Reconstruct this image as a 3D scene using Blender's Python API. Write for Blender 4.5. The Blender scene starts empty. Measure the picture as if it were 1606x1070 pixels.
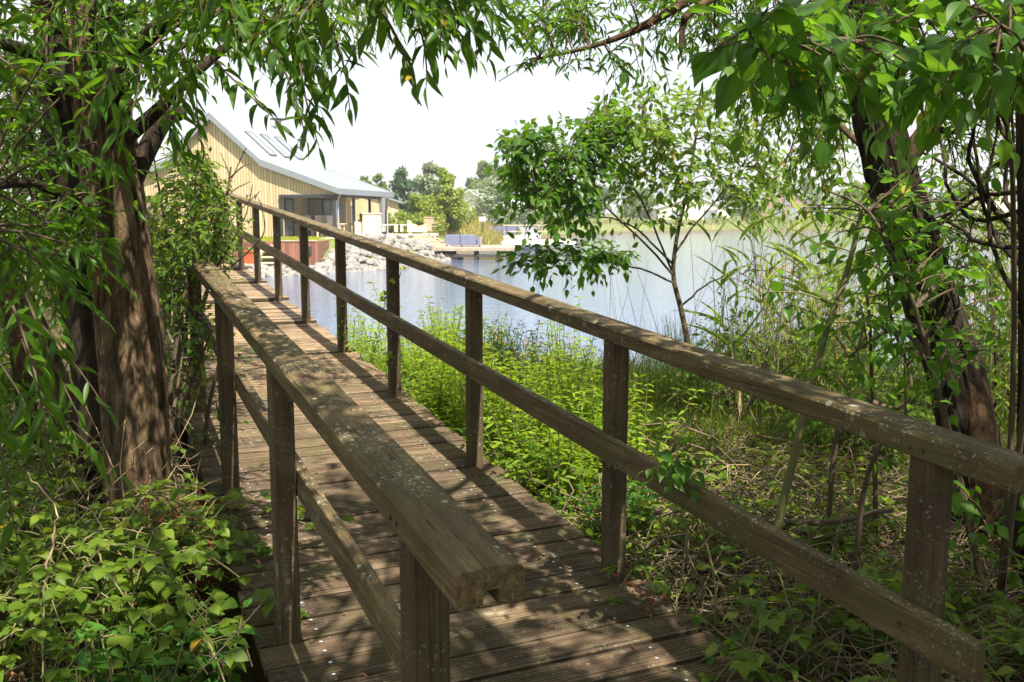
import bpy, bmesh, math, random
import numpy as np
from mathutils import Vector, Matrix
R = math.radians
rng = np.random.default_rng(7)
random.seed(7)
SC = bpy.context.scene
COL = SC.collection

# ------------------------------------------------------------------ camera
F_PX, PITCH, CAMZ = 1448.0, 0.1352, 1.607
cam_d = bpy.data.cameras.new('camera')
cam = bpy.data.objects.new('camera', cam_d)
COL.objects.link(cam)
cam.location = (0, 0, CAMZ)
cam.rotation_euler = (math.pi/2 - PITCH, 0, 0)
cam_d.sensor_width = 36
cam_d.lens = F_PX/1606*36
cam_d.clip_end = 3000
cam_d.clip_start = 0.05
cam_d.dof.use_dof = True
cam_d.dof.focus_distance = 3.4
cam_d.dof.aperture_fstop = 11
SC.camera = cam

# ------------------------------------------------------------------ light
SUN_EL, SUN_AZ = R(59), R(150)          # azimuth clockwise from +Y (view direction); from the right, a touch behind
S = Vector((math.cos(SUN_EL)*math.sin(SUN_AZ), math.cos(SUN_EL)*math.cos(SUN_AZ), math.sin(SUN_EL)))
sl = bpy.data.lights.new('sun', 'SUN')
sl.energy = 5.0
sl.angle = R(0.6)
sl.color = (1.0, 0.91, 0.77)
so = bpy.data.objects.new('sun', sl)
so.rotation_euler = (-S).to_track_quat('-Z', 'Y').to_euler()
COL.objects.link(so)

W = bpy.data.worlds.new('World')
SC.world = W
W.use_nodes = True
nt = W.node_tree
nt.nodes.clear()
wo = nt.nodes.new('ShaderNodeOutputWorld')
sky = nt.nodes.new('ShaderNodeTexSky')
sky.sky_type = 'NISHITA'
sky.sun_disc = False
sky.sun_elevation = SUN_EL
sky.sun_rotation = SUN_AZ
sky.air_density = 1.0
sky.dust_density = 2.0
bg1 = nt.nodes.new('ShaderNodeBackground')
bg1.inputs['Strength'].default_value = 0.12
nt.links.new(sky.outputs[0], bg1.inputs['Color'])
bg2 = nt.nodes.new('ShaderNodeBackground')      # thin bright summer cloud
bg2.inputs['Color'].default_value = (0.97, 0.985, 1.0, 1)
bg2.inputs['Strength'].default_value = 0.41
tc = nt.nodes.new('ShaderNodeTexCoord')
no = nt.nodes.new('ShaderNodeTexNoise')
no.inputs['Scale'].default_value = 2.2
no.inputs['Detail'].default_value = 6
nt.links.new(tc.outputs['Generated'], no.inputs['Vector'])
rp = nt.nodes.new('ShaderNodeValToRGB')
rp.color_ramp.elements[0].position = 0.36
rp.color_ramp.elements[0].color = (0.72, 0.72, 0.72, 1)
rp.color_ramp.elements[1].position = 0.56
rp.color_ramp.elements[1].color = (0.97, 0.97, 0.97, 1)
nt.links.new(no.outputs['Fac'], rp.inputs['Fac'])
mx = nt.nodes.new('ShaderNodeMixShader')
nt.links.new(rp.outputs['Color'], mx.inputs['Fac'])
nt.links.new(bg1.outputs[0], mx.inputs[1])
nt.links.new(bg2.outputs[0], mx.inputs[2])
nt.links.new(mx.outputs[0], wo.inputs['Surface'])

SC.view_settings.view_transform = 'Standard'
SC.view_settings.look = 'None'
SC.view_settings.exposure = 1.42
SC.view_settings.gamma = 1.0
SC.view_settings.use_curve_mapping = False
SC.cycles.max_bounces = 8
SC.cycles.transparent_max_bounces = 8
SC.cycles.transmission_bounces = 6
SC.cycles.diffuse_bounces = 4
SC.cycles.use_denoising = True

# ------------------------------------------------------------------ helpers
def Wp(px, py, Y):
    """the world point at distance Y ahead that the photo shows at pixel (px, py)"""
    x, u = (px-803)/F_PX, (535-py)/F_PX
    c, s = math.cos(PITCH), math.sin(PITCH)
    dy, dz = c + u*s, -s + u*c
    k = Y/dy
    return np.array((x*k, Y, CAMZ + dz*k))

def hash3(i, j, k, seed):
    n = (i*374761393 + j*668265263 + k*2147483647 + seed*1274126177) & 0xffffffff
    n = ((n ^ (n >> 13))*1274126177) & 0xffffffff
    n = (n ^ (n >> 16)) & 0xffffffff
    return n/4294967295.0

def vnoise(p, seed=0):
    p = np.asarray(p, float)
    i = np.floor(p).astype(np.int64)
    f = p - i
    f = f*f*(3-2*f)
    r = 0
    for a in (0, 1):
        for b in (0, 1):
            for c in (0, 1):
                w = (f[:, 0] if a else 1-f[:, 0])*(f[:, 1] if b else 1-f[:, 1])*(f[:, 2] if c else 1-f[:, 2])
                r = r + w*hash3(i[:, 0]+a, i[:, 1]+b, i[:, 2]+c, seed)
    return r*2-1

def fbm(p, seed=0, octv=4):
    p = np.asarray(p, float)
    r, a = 0, 1.0
    for o in range(octv):
        r = r + a*vnoise(p*2**o, seed+o)
        a *= .5
    return r

class MB:
    """collects shapes and links them as one mesh object"""
    def __init__(s):
        s.v, s.f, s.m, s.sm, s.n = [], [], [], [], 0
    def add(s, verts, faces, mat=0, smooth=False):
        verts = np.array(verts, float).reshape(-1, 3)
        if isinstance(faces, np.ndarray):
            fl = [faces + s.n]
        else:
            d = {}
            for f in faces:
                d.setdefault(len(f), []).append(f)
            fl = [np.array(q)+s.n for q in d.values()]
        for q in fl:
            s.f.append(q); s.m.append(mat); s.sm.append(smooth)
        s.v.append(verts); s.n += len(verts)
    def box(s, c, size, mat=0, rot=None):
        c = np.array(c, float); h = np.array(size, float)/2
        v = np.array([(x, y, z) for x in (-1, 1) for y in (-1, 1) for z in (-1, 1)])*h
        if rot is not None:
            v = v @ np.array(rot).T
        s.add(v+c, [(0, 1, 3, 2), (4, 6, 7, 5), (0, 4, 5, 1), (2, 3, 7, 6), (0, 2, 6, 4), (1, 5, 7, 3)], mat)
    def cbox(s, c, size, b=.006, mat=0, rot=None):
        """box with chamfered edges"""
        h = np.array(size, float)/2
        b = min(b, h.min()*.45)
        bm = bmesh.new()
        bmesh.ops.create_cube(bm, size=1, matrix=Matrix.Diagonal((*(h*2), 1)))
        bmesh.ops.bevel(bm, geom=bm.edges[:], offset=b, segments=1, affect='EDGES', profile=.5)
        v = np.array([q.co[:] for q in bm.verts])
        f = [[q.index for q in g.verts] for g in bm.faces]
        bm.free()
        if rot is not None:
            v = v @ np.array(rot).T
        s.add(v+np.array(c), f, mat)
    def tube(s, pts, rad, n=6, mat=0, smooth=True, cap=True):
        pts = np.asarray(pts, float); k = len(pts)
        rad = np.broadcast_to(np.asarray(rad, float), (k,))
        t = np.gradient(pts, axis=0)
        t /= np.linalg.norm(t, axis=1)[:, None]+1e-9
        ref = np.array((0., 0., 1.)) if abs(t[:, 2]).mean() < .8 else np.array((1., 0., 0.))
        a = np.cross(t, ref); a /= np.linalg.norm(a, axis=1)[:, None]+1e-9
        b = np.cross(t, a)
        an = np.arange(n)*2*math.pi/n
        v = pts[:, None]+rad[:, None, None]*(np.cos(an)[None, :, None]*a[:, None]+np.sin(an)[None, :, None]*b[:, None])
        i = np.arange(k-1)[:, None]*n; j = np.arange(n)[None]; j2 = (j+1) % n
        f = np.stack([(i+j), (i+j2), (i+n+j2), (i+n+j)], -1).reshape(-1, 4)
        s.add(v.reshape(-1, 3), f, mat, smooth)
        if cap:
            e = v[-1]; s.add(e, [tuple(range(n))], mat)
            e = v[0]; s.add(e, [tuple(range(n))[::-1]], mat)
    def prism(s, poly, fn0, fn1, mat=0, caps=True):
        """poly: list of 2-D points; fn0/fn1 map them to 3-D at both ends"""
        n = len(poly)
        v = [fn0(*p) for p in poly]+[fn1(*p) for p in poly]
        f = [(i, (i+1) % n, n+(i+1) % n, n+i) for i in range(n)]
        if caps:
            f += [tuple(range(n))[::-1], tuple(range(n, 2*n))]
        s.add(v, f, mat)
    def build(s, name, mats, parent=None):
        me = bpy.data.meshes.new(name)
        v = np.concatenate(s.v).astype(np.float32)
        me.vertices.add(len(v)); me.vertices.foreach_set('co', v.ravel())
        nl = sum(q.size for q in s.f); npoly = sum(len(q) for q in s.f)
        me.loops.add(nl); me.polygons.add(npoly)
        me.loops.foreach_set('vertex_index', np.concatenate([q.ravel() for q in s.f]).astype(np.int32))
        tot = np.concatenate([np.full(len(q), q.shape[1]) for q in s.f])
        st = np.concatenate([[0], np.cumsum(tot)[:-1]])
        me.polygons.foreach_set('loop_start', st.astype(np.int32))
        me.polygons.foreach_set('loop_total', tot.astype(np.int32))
        me.polygons.foreach_set('material_index', np.concatenate([np.full(len(q), m) for q, m in zip(s.f, s.m)]).astype(np.int32))
        me.polygons.foreach_set('use_smooth', np.concatenate([np.full(len(q), m) for q, m in zip(s.f, s.sm)]).astype(bool))
        for m in (mats if isinstance(mats, (list, tuple)) else [mats]):
            me.materials.append(m)
        me.update(calc_edges=True); me.validate()
        o = bpy.data.objects.new(name, me)
        COL.objects.link(o)
        if parent is not None:
            o.parent = parent
        return o

def tag(o, label=None, cat=None, group=None, kind=None):
    if label: o['label'] = label
    if cat: o['category'] = cat
    if group: o['group'] = group
    if kind: o['kind'] = kind
    return o

def empty(name, loc, label, cat, group=None, rz=0):
    o = bpy.data.objects.new(name, None)
    o.empty_display_size = .2
    COL.objects.link(o)
    o.location = tuple(loc); o.rotation_euler = (0, 0, rz)
    return tag(o, label, cat, group)

def dup(root, loc=None, rz=None, scale=None, label=None, group=None):
    r = root.copy(); COL.objects.link(r)
    if loc is not None: r.location = tuple(loc)
    if rz is not None: r.rotation_euler = (0, 0, rz)
    if scale is not None: r.scale = (scale,)*3 if np.isscalar(scale) else scale
    if label: r['label'] = label
    if group: r['group'] = group
    for ch in list(root.children):
        c = ch.copy(); COL.objects.link(c); c.parent = r
        for g in ch.children:
            d = g.copy(); COL.objects.link(d); d.parent = c
    return r

# ------------------------------------------------------------------ materials
class NT:
    def __init__(s, name):
        s.mat = bpy.data.materials.new(name); s.mat.use_nodes = True
        s.t = s.mat.node_tree; s.t.nodes.clear()
        s.out = s.n('ShaderNodeOutputMaterial')
    def n(s, ty, **kw):
        q = s.t.nodes.new(ty)
        for k, v in kw.items():
            if hasattr(q, k): setattr(q, k, v)
            else: q.inputs[k].default_value = v
        return q
    def l(s, a, b):
        s.t.links.new(a, b)
    def ramp(s, fac, stops):
        r = s.n('ShaderNodeValToRGB')
        e = r.color_ramp.elements
        while len(e) < len(stops): e.new(.5)
        for q, (p, c) in zip(e, stops):
            q.position = p
            q.color = (*c, 1) if len(c) == 3 else c
        s.l(fac, r.inputs['Fac'])
        return r.outputs['Color']
    def math(s, op, a, b=None):
        m = s.n('ShaderNodeMath', operation=op)
        for i, q in enumerate((a, b)):
            if q is None: continue
            if isinstance(q, (int, float)): m.inputs[i].default_value = q
            else: s.l(q, m.inputs[i])
        return m.outputs[0]
    def mix(s, fac, a, b, blend='MIX'):
        m = s.n('ShaderNodeMix', data_type='RGBA', blend_type=blend)
        for i, q in ((0, fac), (6, a), (7, b)):
            if isinstance(q, (int, float)): m.inputs[i].default_value = q
            elif isinstance(q, tuple): m.inputs[i].default_value = (*q, 1)
            else: s.l(q, m.inputs[i])
        return m.outputs[2]
    def coord(s, scale=(1, 1, 1), rnd=False, kind='Object'):
        c = s.n('ShaderNodeTexCoord').outputs[kind]
        if rnd:
            oi = s.n('ShaderNodeObjectInfo').outputs['Random']
            sc = s.n('ShaderNodeVectorMath', operation='SCALE'); sc.inputs[0].default_value = (13, 17, 11)
            s.l(oi, sc.inputs['Scale'])
            ad = s.n('ShaderNodeVectorMath', operation='ADD'); s.l(c, ad.inputs[0]); s.l(sc.outputs[0], ad.inputs[1])
            c = ad.outputs[0]
        m = s.n('ShaderNodeMapping'); m.inputs['Scale'].default_value = scale
        s.l(c, m.inputs['Vector'])
        return m.outputs[0]
    def noise(s, vec, scale, detail=4, rough=.55):
        q = s.n('ShaderNodeTexNoise', **{'Scale': scale, 'Detail': detail, 'Roughness': rough})
        s.l(vec, q.inputs['Vector'])
        return q.outputs['Fac']
    def bsdf(s, color, rough=.7, spec=.3, metal=0., bump=None, bstr=.4, bdist=.01):
        b = s.n('ShaderNodeBsdfPrincipled')
        for k, q in (('Base Color', color), ('Roughness', rough), ('Specular IOR Level', spec), ('Metallic', metal)):
            if isinstance(q, tuple): b.inputs[k].default_value = (*q, 1)
            elif isinstance(q, (int, float)): b.inputs[k].default_value = q
            else: s.l(q, b.inputs[k])
        if bump is not None:
            bp = s.n('ShaderNodeBump', **{'Strength': bstr, 'Distance': bdist})
            s.l(bump, bp.inputs['Height']); s.l(bp.outputs[0], b.inputs['Normal'])
        s.l(b.outputs[0], s.out.inputs['Surface'])
        return b

def plain(name, col, rough=.6, spec=.3, metal=0., var=.12, scale=6., bump=0.):
    m = NT(name)
    v = m.coord((1, 1, 1), True)
    n = m.noise(v, scale, 5)
    c = m.ramp(n, [(.3, tuple(q*(1-var) for q in col)), (.7, tuple(min(1, q*(1+var)) for q in col))])
    m.bsdf(c, rough, spec, metal, n if bump else None, bump)
    return m.mat

def leaf_mat(name, dark, light, trans, tw=.42, rough=.45, old=None, oldp=.04):
    m = NT(name)
    g = m.n('ShaderNodeNewGeometry')
    r = g.outputs['Random Per Island']
    st = [(0., dark), (1-oldp, light)]
    if old: st += [(1-oldp+.005, old), (1., old)]
    c = m.ramp(r, st)
    b = m.n('ShaderNodeBsdfPrincipled', **{'Roughness': rough, 'Specular IOR Level': .22})
    m.l(c, b.inputs['Base Color'])
    t = m.n('ShaderNodeBsdfTranslucent')
    st2 = [(0., tuple(q*.75 for q in trans)), (1-oldp, trans)]
    if old: st2 += [(1-oldp+.005, old), (1., old)]
    m.l(m.ramp(r, st2), t.inputs['Color'])
    x = m.n('ShaderNodeMixShader', Fac=tw)
    m.l(b.outputs[0], x.inputs[1]); m.l(t.outputs[0], x.inputs[2])
    m.l(x.outputs[0], m.out.inputs['Surface'])
    return m.mat

def wood_mat(name, axis, c0, c1, moss=.35, lichen=.5, green=(.085, .085, .028), grain=34., rough=.8, rnd=False, bstr=.6, spots=26., island=False, painted_sun=None):
    m = NT(name)
    sc = [grain, grain, grain]; sc[axis] = grain*.05
    v = m.coord(tuple(sc), rnd); w = m.coord((1, 1, 1), rnd)
    g = m.noise(v, 1., 8, .7)
    big = m.noise(w, 3.0, 6, .65)
    c = m.ramp(g, [(.30, tuple(q*.42 for q in c0)), (.48, c0), (.68, c1)])
    c = m.mix(m.ramp(big, [(.38, (0, 0, 0)), (.66, (.8,)*3)]), c, tuple(q*.5 for q in c0))
    if island:
        r = m.n('ShaderNodeNewGeometry').outputs['Random Per Island']
        c = m.mix(1., c, m.ramp(r, [(0, (.66, .66, .66)), (.5, (.95, .93, .9)), (1, (1.2, 1.17, 1.12))]), 'MULTIPLY')
    if painted_sun:  # lightens the far boards: sunlight on them is put into the colour
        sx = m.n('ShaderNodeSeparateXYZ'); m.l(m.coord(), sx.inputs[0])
        f = m.ramp(m.math('DIVIDE', sx.outputs['Y'], 20.), [(painted_sun[0]/20, (0, 0, 0)), (painted_sun[1]/20, (1, 1, 1))])
        c = m.mix(f, c, m.mix(1., c, (painted_sun[2],)*3, 'MULTIPLY'))
    # drying cracks along the grain
    s3 = [150.]*3; s3[axis] = 2.2
    cr = m.noise(m.coord(tuple(s3), rnd), 1., 3, .6)
    crk = m.ramp(cr, [(.35, (1, 1, 1)), (.41, (0, 0, 0))])
    c = m.mix(m.math('MULTIPLY', crk, .75), c, tuple(q*.22 for q in c0))
    ms = m.noise(w, 5.5, 8, .75)
    c = m.mix(m.ramp(ms, [(.47, (0, 0, 0)), (.62, (moss,)*3)]), c, green)
    # crusts of pale lichen: round, uneven in size
    li = None
    for scl, pw, mxr, pn in ((spots*1.1, 3.0, .50, 3.3), (spots*2.6, 2.6, .46, 5.1), (spots*5, 2.2, .5, 7.7)):
        vo = m.n('ShaderNodeTexVoronoi', Scale=scl, Randomness=1.0)
        dist = m.n('ShaderNodeVectorMath', operation='ADD')
        ns = m.n('ShaderNodeTexNoise', Scale=90., Detail=4.); m.l(w, ns.inputs['Vector'])
        s2 = m.n('ShaderNodeVectorMath', operation='SCALE'); s2.inputs['Scale'].default_value = .022
        m.l(ns.outputs['Color'], s2.inputs[0]); m.l(w, dist.inputs[0]); m.l(s2.outputs[0], dist.inputs[1])
        m.l(dist.outputs[0], vo.inputs['Vector'])
        rr = m.n('ShaderNodeSeparateColor'); m.l(vo.outputs['Color'], rr.inputs[0])
        thr = m.math('MULTIPLY', m.math('POWER', rr.outputs[0], pw), mxr)
        patch = m.noise(w, pn, 3)
        thr = m.math('MULTIPLY', thr, m.ramp(patch, [(.43, (0, 0, 0)), (.58, (1, 1, 1))]))
        q = m.math('LESS_THAN', vo.outputs['Distance'], thr)
        li = q if li is None else m.math('MAXIMUM', li, q)
    nz = m.n('ShaderNodeSeparateXYZ'); m.l(m.n('ShaderNodeNewGeometry').outputs['True Normal'], nz.inputs[0])
    li = m.math('MULTIPLY', li, m.math('ADD', m.math('MULTIPLY', m.math('ABSOLUTE', nz.outputs['Z']), .6), .4))
    lc = m.ramp(m.noise(w, 60., 4, .7), [(.3, (.24, .25, .18)), (.7, (.50, .49, .42))])
    c = m.mix(m.math('MULTIPLY', li, lichen), c, lc)
    h = m.math('SUBTRACT', m.math('ADD', g, m.math('MULTIPLY', li, .25)), crk)
    m.bsdf(c, rough, .25, 0., h, bstr, .004)
    return m.mat

def bark_mat(name, c0, c1, c2=(.10, .11, .04)):
    m = NT(name)
    v = m.coord((22, 22, 5.5)); w = m.coord()
    g = m.noise(v, 1., 8, .7)
    c = m.ramp(g, [(.36, tuple(q*.18 for q in c0)), (.49, c0), (.66, c1)])
    ms = m.noise(w, 3., 6, .7)
    c = m.mix(m.ramp(ms, [(.5, (0, 0, 0)), (.72, (.55,)*3)]), c, c2)
    fine = m.noise(m.coord((60, 60, 20)), 1., 4)
    m.bsdf(c, .85, .2, 0., m.math('ADD', g, m.math('MULTIPLY', fine, .3)), 1.0, .035)
    return m.mat

M = {}
M['rail'] = wood_mat('weathered_rail_wood', 1, (.120, .083, .042), (.25, .178, .09), .6, .8, rnd=False)
M['post'] = wood_mat('weathered_post_wood', 2, (.085, .058, .034), (.15, .105, .063), .35, .8, rnd=True)
M['deck'] = wood_mat('weathered_deck_wood', 0, (.115, .080, .053), (.215, .16, .112), .5, .32, grain=30., spots=20., island=True, painted_sun=(4.5, 8.0, 2.3))
M['stringer'] = wood_mat('dark_stringer_wood', 1, (.06, .045, .03), (.10, .08, .05), .3, .1)
M['cap'] = plain('screw_cap', (.55, .56, .58), .35, .5, .4)
M['bolt'] = plain('bolt_metal', (.12, .11, .10), .5, .5, .8)
M['bark'] = bark_mat('willow_bark', (.105, .068, .042), (.25, .168, .102))
M['bark_dark'] = bark_mat('dark_bark', (.030, .021, .015), (.068, .047, .032), (.05, .06, .02))
M['bark_red'] = bark_mat('reddish_bark', (.085, .047, .028), (.19, .11, .066))
M['twig'] = plain('twig_bark', (.085, .062, .042), .8, .2)
M['twig_green'] = plain('young_twig', (.13, .13, .05), .6, .3)
M['straw'] = plain('dry_straw', (.31, .235, .145), .8, .2, var=.45, scale=3.)
M['deadtwig'] = plain('dead_twig', (.14, .105, .075), .85, .15, var=.4, scale=3.)
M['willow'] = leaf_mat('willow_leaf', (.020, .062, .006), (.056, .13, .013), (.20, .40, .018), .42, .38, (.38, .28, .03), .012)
M['willow_far'] = leaf_mat('willow_leaf_sunny', (.05, .11, .015), (.11, .20, .035), (.32, .50, .05), .5, .45)  # brighter copy of the willow leaf, with sunlight put into its colour
M['dogwood'] = leaf_mat('dogwood_leaf', (.030, .095, .010), (.075, .175, .020), (.22, .46, .025), .45, .36, (.40, .33, .03), .012)
M['sapling'] = leaf_mat('sapling_leaf', (.020, .062, .008), (.062, .14, .016), (.19, .39, .02), .4, .36)
M['bush'] = leaf_mat('bush_leaf', (.042, .105, .008), (.12, .21, .02), (.28, .45, .04), .48, .45, (.36, .30, .05), .03)
M['bramble'] = leaf_mat('bramble_leaf', (.045, .105, .010), (.14, .21, .02), (.34, .46, .03), .4, .45, (.40, .26, .03), .02)
M['herb'] = leaf_mat('herb_leaf', (.10, .20, .012), (.20, .30, .025), (.50, .68, .03), .48, .45)
M['nettle'] = leaf_mat('nettle_leaf', (.030, .10, .014), (.075, .19, .026), (.20, .44, .03), .42, .45)
M['grass'] = leaf_mat('grass_blade', (.09, .17, .02), (.20, .28, .045), (.40, .55, .06), .48, .5, (.40, .32, .14), .12)
M['rush'] = leaf_mat('rush_stem', (.05, .12, .025), (.12, .20, .045), (.22, .34, .05), .25, .5)
M['seed'] = leaf_mat('seed_head', (.18, .11, .05), (.36, .25, .11), (.35, .24, .1), .25, .8)
M['goldgrass'] = leaf_mat('golden_grass', (.24, .22, .06), (.44, .38, .12), (.5, .42, .1), .35, .6)
M['deadleaf'] = leaf_mat('dead_leaf', (.11, .06, .03), (.30, .17, .08), (.35, .17, .05), .3, .7)
M['reddry'] = leaf_mat('russet_dry_leaf', (.17, .055, .03), (.36, .13, .06), (.4, .14, .05), .3, .7)

# ------------------------------------------------------------------ leaf shapes
def tmpl(widths, fold=.12, sag=.18, skew=0.):
    """folded blade: base point, cross rows of (left, mid, right), tip"""
    k = len(widths)
    v = [(0, 0, 0)]
    for i, w in enumerate(widths):
        x = (i+1)/(k+1)
        z = -sag*x*x
        v += [(x, w/2, z+fold*w*.5), (x, 0, z), (x, -w/2, z+fold*w*.5)]
    v.append((1, skew, -sag))
    f = [(0, 2, 1), (0, 3, 2)]
    for i in range(k-1):
        a = 1+3*i; b = a+3
        f += [(a, a+1, b+1, b), (a+1, a+2, b+2, b+1)]
    a = 1+3*(k-1); t = len(v)-1
    f += [(a, a+1, t), (a+1, a+2, t)]
    tri = np.array([q for q in f if len(q) == 3]); quad = np.array([q for q in f if len(q) == 4])
    return np.array(v, float), tri, quad
LANCE = tmpl([.75, 1., .85, .5], .25, .22)
LANCE2 = tmpl([.9, .75], .2, .2)
OVATE = tmpl([.72, 1., .95, .66, .28], .22, .28)
OVATE2 = tmpl([.9, .85], .22, .22)
HEART = tmpl([.62, .93, 1.02, .96, .76, .46, .18], .20, .34)
BLADE = tmpl([1., .9, .7, .4], .1, .35)
def jag():
    n = 7
    v = [(0, 0, 0)]
    xs = np.linspace(.06, .94, 2*n)
    for i, x in enumerate(xs):
        w = math.sin(math.pi*(x**.8))*.95*(1.0 if i % 2 else .80)
        v += [(x+(.03 if i % 2 else 0), w/2, .10*w-.2*x*x), (x, 0, -.2*x*x), (x+(.03 if i % 2 else 0), -w/2, .10*w-.2*x*x)]
    v.append((1, 0, -.22))
    f = [(0, 2, 1), (0, 3, 2)]
    for i in range(2*n-1):
        a = 1+3*i; b = a+3
        f += [(a, a+1, b+1, b), (a+1, a+2, b+2, b+1)]
    a = 1+3*(2*n-1); t = len(v)-1
    f += [(a, a+1, t), (a+1, a+2, t)]
    return np.array(v, float), np.array([q for q in f if len(q) == 3]), np.array([q for q in f if len(q) == 4])
JAG = jag()

def unit(a):
    return a/(np.linalg.norm(a, axis=-1, keepdims=True)+1e-9)

class Leaves:
    def __init__(s): s.P, s.D, s.N, s.L, s.Wd = [], [], [], [], []
    def add(s, P, D, N, L, Wd):
        n = len(P)
        s.P.append(P); s.D.append(D); s.N.append(N)
        s.L.append(np.broadcast_to(L, (n,))); s.Wd.append(np.broadcast_to(Wd, (n,)))
    def count(s): return sum(len(p) for p in s.P)
    def into(s, mb, T, mat=0, smooth=True):
        if not s.P: return
        P, D, N = (np.concatenate(q) for q in (s.P, s.D, s.N))
        L, Wd = np.concatenate(s.L), np.concatenate(s.Wd)
        e1 = unit(D); e3 = unit(N-(N*e1).sum(1, keepdims=True)*e1); e2 = np.cross(e3, e1)
        tv, tri, quad = T
        sag = rng.uniform(.1, 1.6, len(P))
        v = (P[:, None]+(L[:, None]*tv[None, :, 0])[..., None]*e1[:, None]+(Wd[:, None]*tv[None, :, 1])[..., None]*e2[:, None]
             + (L[:, None]*tv[None, :, 2]*sag[:, None])[..., None]*e3[:, None])
        k = len(tv)
        off = (np.arange(len(P))*k)[:, None, None]
        b = mb.n
        mb.v.append(v.reshape(-1, 3)); mb.n += len(P)*k
        for q in (tri, quad):
            if len(q):
                mb.f.append((q[None]+off).reshape(-1, q.shape[1])+b); mb.m.append(mat); mb.sm.append(smooth)

UP = np.array((0., 0., 1.))
# the open window between the crowns: no twig grows through it
OPENING = [(296, 215), (300, 190), (335, 160), (430, 140), (450, 195), (465, 268), (520, 285), (575, 225), (552, 150), (600, 125), (650, 118), (695, 150), (760, 108), (785, 135), (860, 112), (920, 132), (965, 138),
           (935, 165), (860, 190), (775, 205), (765, 330), (785, 372), (770, 440), (440, 440), (385, 300), (360, 245), (325, 225)]
def to_px(p):
    c, s = math.cos(PITCH), math.sin(PITCH)
    q = np.asarray(p, float)-(0, 0, CAMZ)
    d = q[..., 1]*c-q[..., 2]*s; u = q[..., 1]*s+q[..., 2]*c
    d = np.where(d < .05, 1e9, d)
    return np.stack([803+F_PX*q[..., 0]/d, 535-F_PX*u/d], -1)
def spray(wood, lv, p0, p1, sag, r0, L, asp, step, t0=.15, twist=.8, down=.35, wmat=0, n=4, tipleaf=True, sway=.06, free=False):
    """a leafy twig from p0 to p1 that droops; alternate leaves"""
    p0 = np.asarray(p0, float); p1 = np.asarray(p1, float)
    if not free:
        e = np.array([(p0+p1)/2-UP*sag*.2*np.linalg.norm(p1-p0), p1-UP*sag*np.linalg.norm(p1-p0)-UP*L*down*.5])
        if inpoly(to_px(e), OPENING).any(): return
    ln = np.linalg.norm(p1-p0)
    t = np.linspace(0, 1, 6)[:, None]
    side = np.cross(p1-p0, UP); side = side/(np.linalg.norm(side)+1e-9)
    wob = rng.normal(0, sway)*ln
    pts = p0+(p1-p0)*t+side*wob*np.sin(t*3.1)-UP*sag*ln*(t**2)
    if wood is not None:
        wood.tube(pts, np.linspace(r0, r0*.35, 6), n, wmat, cap=False)
    k = max(2, int(ln*(1-t0)/step))
    u = np.linspace(t0, 1, k)
    P = np.stack([np.interp(u, t[:, 0], pts[:, i]) for i in range(3)], 1)
    tg = np.gradient(pts, axis=0)
    Tn = unit(np.stack([np.interp(u, t[:, 0], tg[:, i]) for i in range(3)], 1))
    sd = unit(np.cross(Tn, UP)+rng.normal(0, .25, (k, 3)))
    sg = np.where(np.arange(k) % 2, 1., -1.)[:, None]
    D = Tn*rng.uniform(.3, .9, (k, 1))+sd*sg*twist*rng.uniform(.5, 1.1, (k, 1))-UP*down*rng.uniform(.3, 1.5, (k, 1))+rng.normal(0, .12, (k, 3))
    if tipleaf: D[-1] = Tn[-1]
    N = UP+rng.normal(0, .45, (k, 3))+sd*sg*.2
    s = rng.uniform(.45, 1.15, k)*np.interp(u, [0, .6, 1], [1, 1, .7])
    lv.add(P, D, N, L*s, L*s*asp*rng.uniform(.85, 1.15, k))

def curve(pts, k=24):
    """smooth path through points (Catmull-Rom)"""
    p = np.asarray(pts, float)
    p = np.vstack([2*p[0]-p[1], p, 2*p[-1]-p[-2]])
    out = []
    m = len(p)-3
    for u in np.linspace(0, m-1e-6, k):
        i = int(u); f = u-i
        a, b, c, d = p[i:i+4]
        out.append(.5*((2*b)+(-a+c)*f+(2*a-5*b+4*c-d)*f*f+(-a+3*b-3*c+d)*f**3))
    return np.array(out)

def limb(wood, pts, r0, r1, n=8, k=16, mat=0, jitter=.0):
    c = curve(pts, k)
    if jitter:
        c = c+rng.normal(0, jitter, c.shape)*np.linspace(0, 1, k)[:, None]
    wood.tube(c, np.linspace(r0, r1, k), n, mat, cap=True)
    return c

def inpoly(p, poly):
    x, y = p[..., 0], p[..., 1]
    c = np.zeros(x.shape, bool)
    n = len(poly)
    for i in range(n):
        (x0, y0), (x1, y1) = poly[i], poly[(i+1) % n]
        hit = ((y0 > y) != (y1 > y)) & (x < (x1-x0)*(y-y0)/((y1-y0) or 1e-9)+x0)
        c ^= hit
    return c

def region(poly, Y0, Y1, n):
    """n world points spread through the volume seen inside a pixel outline between two distances"""
    poly = np.array(poly, float)
    lo, hi = poly.min(0), poly.max(0)
    q = np.empty((0, 2))
    while len(q) < n:
        c = rng.uniform(lo, hi, (n*3, 2))
        q = np.vstack([q, c[inpoly(c, poly)]])
    q = q[:n]
    return np.array([Wp(x, y, Y) for (x, y), Y in zip(q, rng.uniform(Y0, Y1, n))])

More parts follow.
